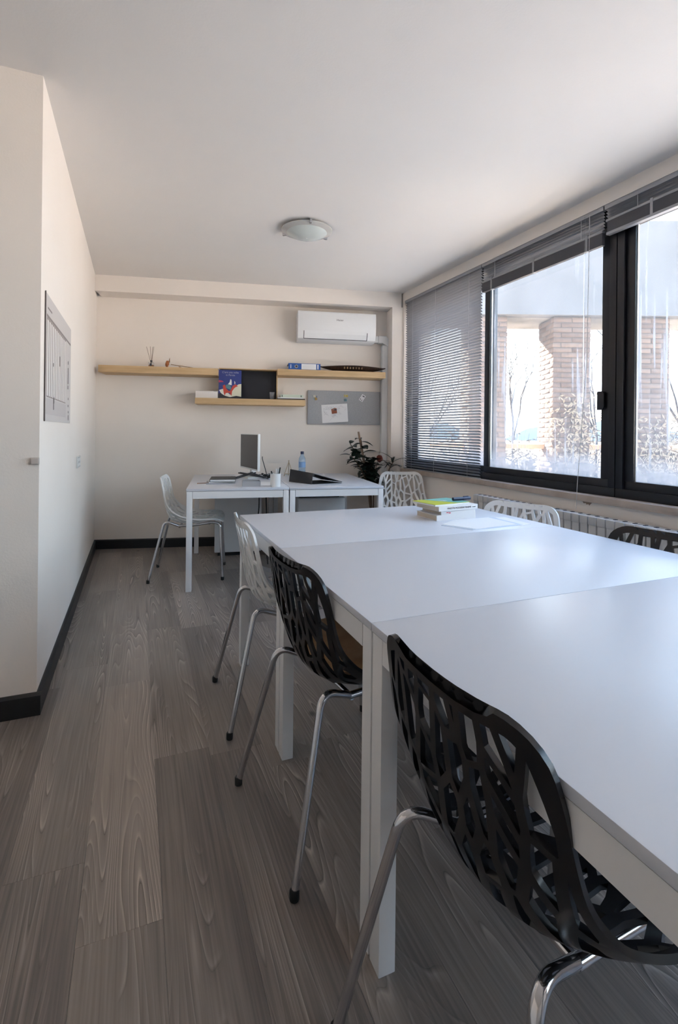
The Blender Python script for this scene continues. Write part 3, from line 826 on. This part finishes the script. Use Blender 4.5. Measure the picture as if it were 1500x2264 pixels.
rose = mat('dried_rose', (.40, .14, .05), .8)
MB().tube([(.03, 0, .034), (.12, 0, .024), (.27, .01, .005)], .003, 6).obj('stem', mat('dry_stem', (.26, .15, .06), .8), fw)
for k in range(9):
    a = k * 2.4; r_ = .006 + .0022 * k
    MB().lathe([(.004, -.014), (.013, -.004), (.015, .008), (.009, .016)], (.0 - .004 * (k % 3), r_ * math.cos(a), .036 + r_ * math.sin(a) * .9), 7).obj('petal', rose, fw, smooth=50)
MB().prism([(.01, .05), (.022, .055), (.02, .10), (.014, .085)], 'y', -.001, .001).obj('dry_leaf', MAT['dry_stem'], fw)
MB().prism([(.10, .020), (.13, .012), (.135, .002), (.11, .006)], 'y', -.001, .001).obj('dry_leaf', MAT['dry_stem'], fw)

bd = wthing('lever_arch_binder', 'blue lever arch binder lying on the upper right shelf', 'binder', 1.845, .235, 1.7735)
MB().box(0, .318, 0, .003, 0, .062).obj('spine', blue_m, bd)
MB().box(0, .318, .003, .22, .059, .062).obj('cover', mat('binder_marble', (.05, .05, .06), .6), bd)
MB().box(0, .318, .003, .22, 0, .003).obj('cover', MAT['binder_marble'], bd)
MB().box(.012, .306, .02, .215, .004, .05).obj('pages', paper_m, bd)
MB().prism([(.128 + 0, .004), (.275, .004), (.275, .058), (.128, .058)], 'y', -.0006, 0).obj('spine_label', paper_m, bd)
MB().prism([(.286, .008), (.298, .008), (.298, .054), (.286, .054)], 'y', -.0006, 0).obj('size_mark', paper_m, bd)
MB().prism([(.02, .012), (.026, .012), (.026, .05), (.02, .05)], 'y', -.0006, 0).obj('size_mark', paper_m, bd)
ring = MB().lathe([(.017, -.0008), (.017, .0005), (.011, .0005), (.011, -.0008)], n=20).obj('finger_ring', chrome_m, bd, smooth=40); ring.location = (.078, 0, .031); ring.rotation_euler = (R(90), 0, 0)
ho = MB().lathe([(.011, -.0006), (.011, .0006)], n=20).obj('finger_hole', ink, bd); ho.location = (.078, -.0004, .031); ho.rotation_euler = (R(90), 0, 0)
for k in range(3): MB().prism([(.14, .018 + k * .012), (.26, .018 + k * .012), (.26, .0195 + k * .012), (.14, .0195 + k * .012)], 'y', -.0009, -.0006).obj('label_line', mat('faint_ink', (.45, .45, .47), .7), bd)

bw = wthing('boat_bowl', 'long dark brown boat-shaped bowl on the upper right shelf', 'bowl', 2.515, .13, 1.7735)
dark_wood = noisy('dark_wood', (.020, .010, .007), (.05, .025, .017), (60, 60, 8), .45)
nb_, vsb, fsb = 18, [], []
for i in range(nb_ + 1):
    t = i / nb_ * 2 - 1; w_ = .085 * (1 - abs(t) ** 1.6) + .002; h_ = .050 + .012 * (1 - t * t) ; zb_ = .048 * abs(t) ** 2.6
    for y, z in ((-w_, h_ + .006 * 0), (-w_ * .7, zb_ + (h_ - zb_) * .35), (0, zb_), (w_ * .7, zb_ + (h_ - zb_) * .35), (w_, h_), (w_ * .85, h_), (0, zb_ + .008 + (h_ - zb_) * .1), (-w_ * .85, h_)):
        vsb.append((t * .345, y, z))
for i in range(nb_):
    for k in range(8): fsb.append((i * 8 + k, i * 8 + (k + 1) % 8, (i + 1) * 8 + (k + 1) % 8, (i + 1) * 8 + k))
fsb.append(tuple(range(7, -1, -1))); fsb.append(tuple(range(nb_ * 8, nb_ * 8 + 8)))
MB().add(vsb, fsb).obj('bowl_body', dark_wood, bw, smooth=45)
bronze = mat('bronze_pattern', (.13, .075, .03), .5)
for k in range(7): MB().box(-.11 + k * .03, -.095 + k * .03, -.081, -.0765, .026, .046).obj('carved_mark', bronze, bw)

# pin board
pbd = wthing('pin_board', 'grey pin board on the back wall above the plant', 'board', 2.063, .022, 1.238)
felt = noisy('felt_grey', (.37, .38, .395), (.41, .42, .435), (90, 90, 90), .9)
MB().box(.006, .766, .002, .02, .006, .346).obj('panel', felt, pbd)
fr_ = MB().box(0, .772, 0, .02, 0, .007).box(0, .772, 0, .02, .345, .352).box(0, .007, 0, .02, .007, .345).box(.765, .772, 0, .02, .007, .345)
fr_.obj('board_frame', mat('alu_frame', (.34, .34, .35), .4, .6), pbd)
def pinned(name, label, cat, x, z, pts, m, rot=0):
    o = MB().prism(pts, 'y', -.0012, 0).obj(name, m)
    o.location = Wp(2.063 + x, .0212, 1.238 + z); o.rotation_euler = (0, R(rot), WA)
    return tag(o, label, cat)
sk = pinned('sketch_sheet', 'white sheet with a pen drawing pinned on the grey board', 'paper', .155, .012, [(0, 0), (.27, 0), (.27, .19), (0, .19)], paper_m, -4)
sk.rotation_euler = (0, R(-4), WA - R(7))
rs = random.Random(5)
sk_ink = mat('sketch_ink', (.42, .42, .46), .8)
ln = MB()
for k in range(26):
    x, z = rs.uniform(.03, .25), rs.uniform(.04, .16); pts = [(x, -.0016, z)]
    for j in range(5):
        x = min(max(x + rs.uniform(-.03, .03), .02), .26); z = min(max(z + rs.uniform(-.02, .02), .02), .175); pts.append((x, -.0016, z))
    ln.tube(pts, .0007, 4)
ln.obj('drawing', sk_ink, sk)
MB().prism([(.105, .09), (.16, .095), (.158, .145), (.135, .152), (.10, .14)], 'y', -.0018, -.0012).obj('red_patch', mat('rust_print', (.32, .10, .05), .7), sk)
MB().prism([(.13, .125), (.155, .125), (.155, .14), (.13, .138)], 'y', -.0022, -.0018).obj('dark_patch', ink, sk)
def collage(label, x, z, colors, rot=0):
    t = thing('sticker_note', label, 'sticker', Wp(2.063 + x, .0212, 1.238 + z), WA, None)
    rs = random.Random(int(x * 1000))
    for k, c_ in enumerate(colors):
        a, b = rs.uniform(-.018, .012), rs.uniform(-.03, .02)
        MB().prism([(a, b), (a + .025, b + .004), (a + .022, b + .028), (a - .002, b + .024)], 'y', -.0012 - .0003 * k, -.0003 * k).obj('sticker_patch', mat('patch_%02d%02d%02d' % tuple(int(v * 99) for v in c_), c_, .6), t)
    return t
collage('small blue and yellow paper figure at upper left of the board', .065, .275, [(.42, .55, .58), (.07, .17, .33), (.55, .40, .12), (.60, .60, .52), (.45, .28, .08)])
collage('small teal and yellow paper figure at the middle of the board', .395, .272, [(.10, .27, .35), (.50, .42, .15), (.50, .55, .55), (.12, .20, .22), (.52, .40, .10)])
cp = pinned('paper_tag', 'small tilted white card at upper right of the board', 'card', .54, .265, [(0, 0), (.045, 0), (.045, .072), (0, .072)], paper_m, 32)
MB().prism([(.012, .052), (.038, .052), (.038, .062), (.012, .062)], 'y', -.0017, -.0012).obj('print_mark', ink, cp)
MB().prism([(.006, .008), (.016, .010), (.013, .024), (.007, .02)], 'y', -.0017, -.0012).obj('print_mark', ink, cp)
MB().prism([(.026, .004), (.034, .006), (.032, .02), (.027, .018)], 'y', -.0017, -.0012).obj('print_mark', ink, cp)

# air conditioner
ac = wthing('air_conditioner', 'white wall air conditioner above the right shelf', 'air conditioner', 1.937, 0, 2.078)
prof = [(0, 0), (-.13, 0), (-.175, .02), (-.198, .07), (-.205, .15), (-.203, .27), (-.195, .292), (0, .292)]
MB().prism(prof, 'x', 0, .80).obj('body', ac_m, ac, bevel=.004)
MB().prism([(-.1772, .021), (-.2003, .070), (-.2058, .098), (-.2038, .098), (-.1983, .072), (-.1750, .023)], 'x', .065, .705).obj('louver', ac_m, ac)
seam = MB()
seam.prism([(-.1755, .016), (-.1795, .020), (-.177, .022), (-.173, .018)], 'x', .058, .712)
for x in (.058, .706): seam.prism([(-.1752, .018), (-.1990, .066), (-.2050, .092), (-.2030, .092), (-.197, .067), (-.1735, .020)], 'x', x, x + .006)
seam.obj('louver_gap', grey_m, ac)
text_obj('logo_text', 'Haier', .026, mat('logo_grey', (.10, .10, .12), .4), ac, (.425, -.2062, .21), (R(90), 0, 0), 1.25)
dc = wthing('pipe_duct', 'white pipe duct running down from the air conditioner', 'duct', 2.74, .0, 0)
MB().box(0, .075, -.075, -.012, 2.105, 2.170).obj('elbow_sleeve', ac_m, dc, bevel=.004)
MB().prism([(.055, 2.10), (.098, 2.10), (.168, 2.06), (.168, 2.145), (.14, 2.175), (.055, 2.175)], 'y', -.085, -.002).obj('elbow', ac_m, dc, bevel=.006)
MB().box(.10, .162, -.075, -.002, 0.02, 2.08).obj('channel', ac_m, dc, bevel=.006)
ct = wthing('cable_channel', 'thin white cable channel on the wall behind the plant', 'cable channel', 2.62, .0, .952)
MB().box(0, .215, -.014, 0, 0, .022).obj('channel', wall_m, ct); MB().box(0, .215, -.016, -.0145, .004, .018).obj('lid', wall_m, ct)

# ------------------------------------------------------------------ left wall
pln = thing('wall_planner', 'large paper wall planner with columns pinned to the left wall', 'planner', (XL + .004, 2.423, 1.195))
MB().box(-.004, 0, 0, .882, 0, .55).obj('sheet', mat('planner_paper', (.60, .56, .54), .8), pln)
MB().box(-.003, .002, -.003, 0, -.002, .552).obj('edge_strip', mat('edge_dark', (.09, .07, .065), .6), pln)
MB().box(0, .0006, .035, .66, .105, .45).obj('grid_field', mat('planner_field', (.33, .28, .26), .8), pln)
pale = mat('planner_column', (.78, .74, .72), .8)
for k in range(12):
    y = .045 + k * .052
    MB().box(.0006, .0011, y, y + .030, .11, .44).obj('printed_column', pale, pln)
MB().box(0, .0008, .03, .86, .452, .462).obj('header_line', mat('planner_line', (.27, .23, .22), .8), pln)
MB().box(0, .0008, .06, .17, .49, .497).obj('header_text', MAT['planner_line'], pln)
MB().box(0, .0006, .03, .68, .03, .1).obj('footer_block', mat('planner_footer', (.54, .50, .49), .8), pln)
for k, (y, z, l) in enumerate([(.21, .255, .016), (.23, .055, .05), (.24, .085, .03), (.75, .33, .018), (.75, .29, .02), (.75, .22, .07), (.75, .19, .02), (.76, .13, .012), (.76, .09, .012), (.77, .055, .012), (.77, .015, .03), (.42, .28, .05)]):
    MB().box(.0012, .0018, y, y + .012, z, z + l).obj('pen_mark', mat('pen_dark', (.10, .085, .08), .7), pln)
sw = thing('wall_socket', 'small white wall socket on the left wall near the desk', 'socket', (XL, 3.70, .90))
MB().box(0, .008, 0, .19, 0, .078).obj('plate', mat('plate_grey', (.62, .61, .60), .4), sw, bevel=.003)
MB().box(.008, .0095, .02, .17, .012, .066).obj('insert', wplast_m, sw)
MB().box(.0095, .0100, .05, .06, .03, .045).box(.0095, .0100, .11, .12, .03, .045).obj('socket_holes', ink, sw)
sb = thing('corner_switch', 'small beige switch box on the wall corner at far left', 'switch', (-.392, YC, 1.015))
MB().box(0, .031, -.014, 0, 0, .029).obj('switch_body', mat('switch_beige', (.56, .50, .46), .5), sb, bevel=.002)
MB().box(.004, .027, -.017, -.0145, .004, .025).obj('rocker', MAT['switch_beige'], sb)

# ------------------------------------------------------------------ ceiling lamp
lp = thing('ceiling_lamp', 'round glass ceiling lamp, switched off', 'ceiling lamp', (1.105, 3.335, H))
lamp_glass = mat('frosted_glass', (.60, .65, .63), .18)
rim_glass = mat('rim_glass', (.74, .73, .70), .12, Transmission_Weight=.35, IOR=1.4)
MB().lathe([(.125, 0), (.125, -.022), (.118, -.024)], n=40).obj('base_plate', mat('lamp_base', (.70, .69, .66), .4), lp, smooth=40)
MB().lathe([(.005, -.072), (.05, -.069), (.09, -.060), (.125, -.045), (.142, -.034)][::-1], n=48, cap=False).obj('bowl', lamp_glass, lp, smooth=60)
MB().lathe([(.141, -.034), (.165, -.026), (.180, -.020), (.180, -.016), (.165, -.021), (.141, -.029)], n=48, cap=False).obj('rim', rim_glass, lp, smooth=60)
for k in range(3):
    a = R(20 + 120 * k)
    c = MB().box(.158, .186, -.007, .007, -.034, -.005).obj('clip', chrome_m, lp, bevel=.002); c.rotation_euler = (0, 0, a)

# ------------------------------------------------------------------ potted plant in the corner
def leaf_mesh(L_, W_, fold=.25, droop=.25):
    vs_, fs = [], []
    n = 7
    for i in range(n + 1):
        t = i / n; w_ = W_ * math.sin(PI * min(1, t ** .8)) ** .8 * .5 + .0006
        x, z = L_ * t, -droop * L_ * t * t
        vs_ += [(x, -w_, z + w_ * fold), (x, 0, z), (x, w_, z + w_ * fold)]
    for i in range(n):
        for k in range(2): fs.append((i * 3 + k, i * 3 + k + 1, (i + 1) * 3 + k + 1, (i + 1) * 3 + k))
    top = len(vs_)
    vs2 = [(x, y, z - .0012) for x, y, z in vs_]
    fs2 = [tuple(i + top for i in reversed(f)) for f in fs]
    return MB().add(vs_ + vs2, fs + fs2).mesh('leaf', darkgreen_m, smooth=60)
leafA, leafB, leafC = leaf_mesh(.135, .068), leaf_mesh(.115, .056, .3, .4), leaf_mesh(.20, .022, .3, .5)
PB = Vector((2.215, 4.475, 0))
plant = thing('potted_plant', 'dark leafy rubber plant with a support pole behind the desk', 'plant', PB)
MB().lathe([(.085, 0), (.11, .22), (.118, .22), (.118, .25), (.105, .25), (.10, .215)], n=28).obj('pot', pot_m, plant, smooth=40)
MB().lathe([(.10, .20), (.10, .225)], n=28).obj('soil', mat('soil', (.03, .02, .015), .95), plant)
MB().tube([(0, 0, .2), (-.05, .02, .62), (-.145, .06, 1.165)], .013, 10, .010).obj('support_pole', mat('moss_pole', (.36, .25, .18), .9), plant, smooth=50)
def place_leaf(me, p, yaw, pitch, roll=0, s=1.0):
    o = link('leaf', me, plant, p); o.rotation_euler = (roll, -pitch, yaw); o.scale = (s, s, s); return o
rs = random.Random(11)
stems = [[(0, .01, .2), (-.03, .0, .62), (-.10, .03, .85), (-.24, .05, 1.045)], [(.01, 0, .2), (-.03, .02, .60), (-.09, .04, .90), (-.13, .03, 1.09)],
         [(-.01, 0, .2), (-.05, -.01, .60), (-.15, .0, .82), (-.245, .02, .93)], [(.01, .01, .2), (.01, .02, .6), (-.02, .02, .80), (.0, .02, .90)],
         [(.02, -.02, .2), (.09, -.04, .60), (.16, -.05, .82), (.20, -.05, .87)]]
for s in stems:
    MB().tube(fillet(s, .15, 5), .007, 7, .004).obj('stem', stem_m, plant, smooth=50)
def along(s, t):
    n_ = len(s) - 1; i = min(int(t * n_), n_ - 1); u = t * n_ - i
    return Vector(s[i]).lerp(Vector(s[i + 1]), u)
for si, s in enumerate(stems[:4]):
    for k in range(17):
        t = .36 + .64 * k / 16
        p = along(s, t); yaw = k * 2.4 + si; 
        place_leaf(leafA if k % 2 else leafB, p, yaw, R(rs.uniform(-10, 38)), rs.uniform(-.4, .4), rs.uniform(.85, 1.15))
for k in range(26):
    p = along(stems[3 if k % 2 else 0], .30 + .012 * k); place_leaf(leafA, p, k * 2.1, R(rs.uniform(10, 62)), rs.uniform(-.5, .5), 1.05)
for k in range(16):
    p = along(stems[4], .6 + .4 * k / 15); place_leaf(leafC, p, R(-10 + rs.uniform(-80, 170)), R(rs.uniform(0, 55)), 0, rs.uniform(.6, .95))
MB().tube(fillet([(.0, .0, .70), (.05, .03, .84), (.085, .05, .885)], .05), .003, 6).obj('stem', stem_m, plant, smooth=50)
fr_m = mat('dried_red_flower', (.22, .05, .035), .8)
for k in range(8):
    a = k * 2.4
    MB().lathe([(.004, -.018), (.017, -.006), (.020, .010), (.010, .022)], (.09 + .016 * math.cos(a), .05, .89 + .018 * math.sin(a)), 7).obj('petal', fr_m, plant, smooth=50)

# ------------------------------------------------------------------ outdoors: terrace, pillars, concrete beam
def brick_material():
    m = mat('brick_clay', (.42, .25, .17), .9)
    N, L = nt(m); b = N['Principled BSDF']
    oi = N.new('ShaderNodeObjectInfo'); r = N.new('ShaderNodeValToRGB')
    r.color_ramp.elements[0].color = (.08, .053, .040, 1); r.color_ramp.elements[1].color = (.12, .083, .063, 1)
    L.new(oi.outputs['Random'], r.inputs[0]); 
    t = N.new('ShaderNodeTexCoord'); n = N.new('ShaderNodeTexNoise'); n.inputs['Scale'].default_value = 25; n.inputs['Detail'].default_value = 5
    L.new(t.outputs['Object'], n.inputs[0])
    mx = N.new('ShaderNodeMixRGB'); mx.blend_type = 'OVERLAY'; mx.inputs[0].default_value = .5
    L.new(r.outputs[0], mx.inputs[1]); L.new(n.outputs['Fac'], mx.inputs[2]); L.new(mx.outputs[0], b.inputs['Base Color'])
    return m
brick_m = brick_material()
mortar_m = mat('mortar', (.075, .065, .056), .95)
FA = -YAW
def Op(lat, dep, z): return rt * lat + fwd * dep + Vector((0, 0, z))
fld = MB().box(-90, 90, 9.6, 130, -.3, -.27).obj('field', noisy('field', (.020, .021, .016), (.036, .033, .024), (.3, .3, .3), .95), None); fld.rotation_euler = (0, 0, FA); struct(fld)
gnd = MB().box(-80, 80, -60, 120, -.45, -.30).obj('ground', noisy('terrace_ground', (.52, .48, .43), (.62, .57, .51), (.6, .6, .6), .9)); struct(gnd)
PWD = .567
lb = MB().box(-.1375, .1375, -.0575, .0575, 0, .065).mesh('brick', brick_m, bevel=.003, seg=1)
mbk = MB().box(-.159, .159, -.0575, .0575, 0, .065).mesh('brick', brick_m, bevel=.003, seg=1)
labels = {1.03: 'brick pillar outside, seen through the lowered blind', 2.246: 'brick pillar outside at the left edge of the clear pane',
          3.51: 'brick pillar outside with one sunlit side, left of the window handle', 4.707: 'brick pillar outside at the right picture edge'}
for lat, lab in labels.items():
    pr = thing('brick_pillar', lab, 'pillar', Op(lat, 7.5 + PWD / 2, -.25), FA, 'brick pillars outside the window')
    hh = PWD / 2
    MB().box(-hh + .008, hh - .008, -hh + .008, hh - .008, 0, 3.19).obj('mortar_core', mortar_m, pr)
    for c_ in range(6, 42):
        z = c_ * .0758
        a = hh - .0575
        rot = 0 if c_ % 2 else PI / 2
        jx = rnd.uniform(-.003, .003)
        for sgn in (-1, 1):
            for u in (-.1425, .1425):
                p = Matrix.Rotation(rot, 3, 'Z') @ Vector((u, sgn * a + jx, 0))
                link('brick', lb, pr, (p.x, p.y, z), rot)
            p = Matrix.Rotation(rot, 3, 'Z') @ Vector((sgn * a, 0, 0))
            link('brick', mbk, pr, (p.x, p.y, z), rot + PI / 2)
bm_ = thing('concrete_beam', 'weathered concrete beam resting on the brick pillars outside', 'beam', Op(4, 7.42, 2.95), FA)
def stained():
    m = noisy('stained_concrete', (.085, .088, .092), (.118, .121, .125), (1.2, 1.2, .8), .9, detail=6)
    N, L = nt(m); b = N['Principled BSDF']; src = b.inputs['Base Color'].links[0].from_socket
    t = N.new('ShaderNodeTexCoord'); mp = N.new('ShaderNodeMapping'); mp.inputs['Scale'].default_value = (9, 9, .8); L.new(t.outputs['Object'], mp.inputs[0])
    n = N.new('ShaderNodeTexNoise'); n.inputs['Scale'].default_value = 1; n.inputs['Detail'].default_value = 6; L.new(mp.outputs[0], n.inputs[0])
    r = N.new('ShaderNodeMapRange'); L.new(n.outputs['Fac'], r.inputs[0]); r.inputs[1].default_value = .55; r.inputs[2].default_value = .75; r.inputs[4].default_value = .55
    mx = N.new('ShaderNodeMixRGB'); L.new(r.outputs[0], mx.inputs[0]); L.new(src, mx.inputs[1]); mx.inputs[2].default_value = (.085, .088, .096, 1); L.new(mx.outputs[0], b.inputs['Base Color'])
    return m
MB().box(-6, 8, 0, .22, 0, 1.42).obj('fascia', stained(), bm_)
MB().box(-6, 8, .22, 1.05, 0.0, .25).obj('soffit_slab', concrete_m, bm_)
rl = MB().box(-6, 8, .30, .42, 0, .07).obj('parapet_rail', mat('rail_brown', (.40, .24, .14), .8)); rl.location = Op(4, 7.5, .93); rl.rotation_euler = (0, 0, FA)
tag(rl, 'brown horizontal parapet rail between the brick pillars', 'railing')

# hedge of dry reeds and bare trees beyond the pillars
reed_m = noisy('reed_leaf', (.03, .024, .014), (.10, .076, .045), (3, 3, 3), .8)
twig_m = mat('twig', (.018, .013, .011), .9)
def bush(label, lat, dep, hgt, wid, n, seed):
    rs = random.Random(seed)
    b = thing('dry_shrub', label, 'shrub', Op(lat, dep, -.25), 0, 'dry shrubs outside the window')
    st, lf = MB(), MB()
    for k in range(n):
        x, y = rs.uniform(-wid, wid), rs.uniform(-.35, .35); h_ = hgt * rs.uniform(.6, 1)
        dx, dy = rs.uniform(-.3, .3), rs.uniform(-.2, .2)
        pts = [(x, y, 0), (x + dx * .3, y + dy * .3, h_ * .5), (x + dx, y + dy, h_)]
        st.tube(pts, .006, 4, .002)
        for j in range(16):
            t = 1 - .75 * rs.random() ** 1.0; p = Vector(pts[0]).lerp(Vector(pts[2]), t)
            a = rs.uniform(0, 2 * PI); l_ = rs.uniform(.07, .17)
            d = Vector((math.cos(a), math.sin(a), rs.uniform(-.9, .5))).normalized() * l_
            s_ = d.cross(Vector((rs.uniform(-1, 1), rs.uniform(-1, 1), .3))).normalized() * .011
            m_ = p + d * .5
            lf.add([p, m_ + s_, p + d, m_ - s_], [(0, 1, 2, 3)])
    st.obj('stems', twig_m, b); lf.obj('foliage', reed_m, b)
names = ['behind the lowered blind', 'behind the leftmost pillar of the clear pane', 'between the two left pillars', 'behind the sunlit pillar', 'beside the window handle', 'behind the pillar at the right picture edge', 'at the right edge of the picture']
for k, (lat, dep, h_) in enumerate([(1.2, 8.9, 1.7), (2.35, 8.9, 1.7), (3.3, 8.9, 1.6), (4.2, 8.9, 2.0), (5.05, 8.9, 2.1), (5.9, 8.9, 1.9), (6.8, 8.9, 1.9)]):
    bush('dry reed shrub outside ' + names[k], lat, dep, h_, .34, 46, 40 + k)
def vine(label, lat, dep, seed, z0, z1, w_):
    rs = random.Random(seed); b = thing('climbing_vine', label, 'vine', Op(lat, dep, 0), FA, 'bare climbing vines on the pillars')
    st, lf = MB(), MB()
    for k in range(15):
        x = rs.uniform(-w_, w_); pts = []
        z = z0
        while z < z1 * rs.uniform(.8, 1.05):
            pts.append((x, -.01 - rs.uniform(0, .05), z)); x += rs.uniform(-.09, .09); z += .11
        if len(pts) < 3: continue
        st.tube(pts, .005, 4, .002)
        for p in pts:
            for j in range(3):
                d = Vector((rs.uniform(-1, 1), -abs(rs.uniform(0, .4)), rs.uniform(-1, .6))).normalized() * rs.uniform(.05, .11)
                s_ = d.cross(Vector((0, 1, .2))).normalized() * .011; q_ = Vector(p)
                lf.add([q_, q_ + d * .5 + s_, q_ + d, q_ + d * .5 - s_], [(0, 1, 2, 3)])
    st.obj('stems', twig_m, b); lf.obj('foliage', mat('dry_leaf_pale', (.20, .16, .11), .8), b)
vine('bare vine with dry leaves climbing the sunlit pillar', 3.51, 7.47, 3, .3, 1.95, .30)
vine('bare vine with dry leaves climbing the right pillar', 4.75, 7.47, 8, .3, 1.5, .28)
def tree(label, lat, dep, hgt, seed):
    rs = random.Random(seed); b = thing('bare_tree', label, 'tree', Op(lat, dep, -.25), 0, 'bare trees beyond the terrace')
    tr_, br = MB(), MB()
    def grow(p, d, l_, r_, lev):
        q_ = p + d * l_; mid = (p + q_) / 2 + Vector((rs.uniform(-1, 1), rs.uniform(-1, 1), 0)) * l_ * .06
        (tr_ if lev == 0 else br).tube([p, mid, q_], r_, 5 if lev < 3 else 3, r_ * .65)
        if lev >= 6: return
        for k in range(2 if lev else 3):
            nd = (d + Vector((rs.uniform(-1, 1), rs.uniform(-1, 1), rs.uniform(-.2, .55))) * .62).normalized()
            grow(q_, nd, l_ * rs.uniform(.62, .82), r_ * .66, lev + 1)
    grow(Vector((0, 0, 0)), Vector((0, 0, 1)), hgt * .27, .022 * hgt / 3, 0)
    tr_.obj('trunk', twig_m, b); br.obj('branches', twig_m, b)
tree('bare tree far outside between the two left pillars', 3.85, 11.0, 4.6, 2)
tree('bare tree outside right of the sunlit pillar', 5.2, 10.0, 5.0, 5)
tree('bare tree outside at the right picture edge', 6.75, 9.8, 6.0, 9)
tree('small bare tree outside seen through the blind', 1.9, 11.0, 4.2, 12)
hl = MB()
pts = [(-60 + k * 6, -.3 + 2.0 * math.sin(k * .7) + 1.3 * math.sin(k * 1.9) + 3.0) for k in range(30)]
hl.prism([(-60, -3)] + pts + [(114, -3)], 'y', 0, 6)
ho_ = hl.obj('distant_hills', mat('hill_blue', (.28, .31, .35), 1.0)); ho_.location = fwd * 110; ho_.rotation_euler = (0, 0, FA); struct(ho_)
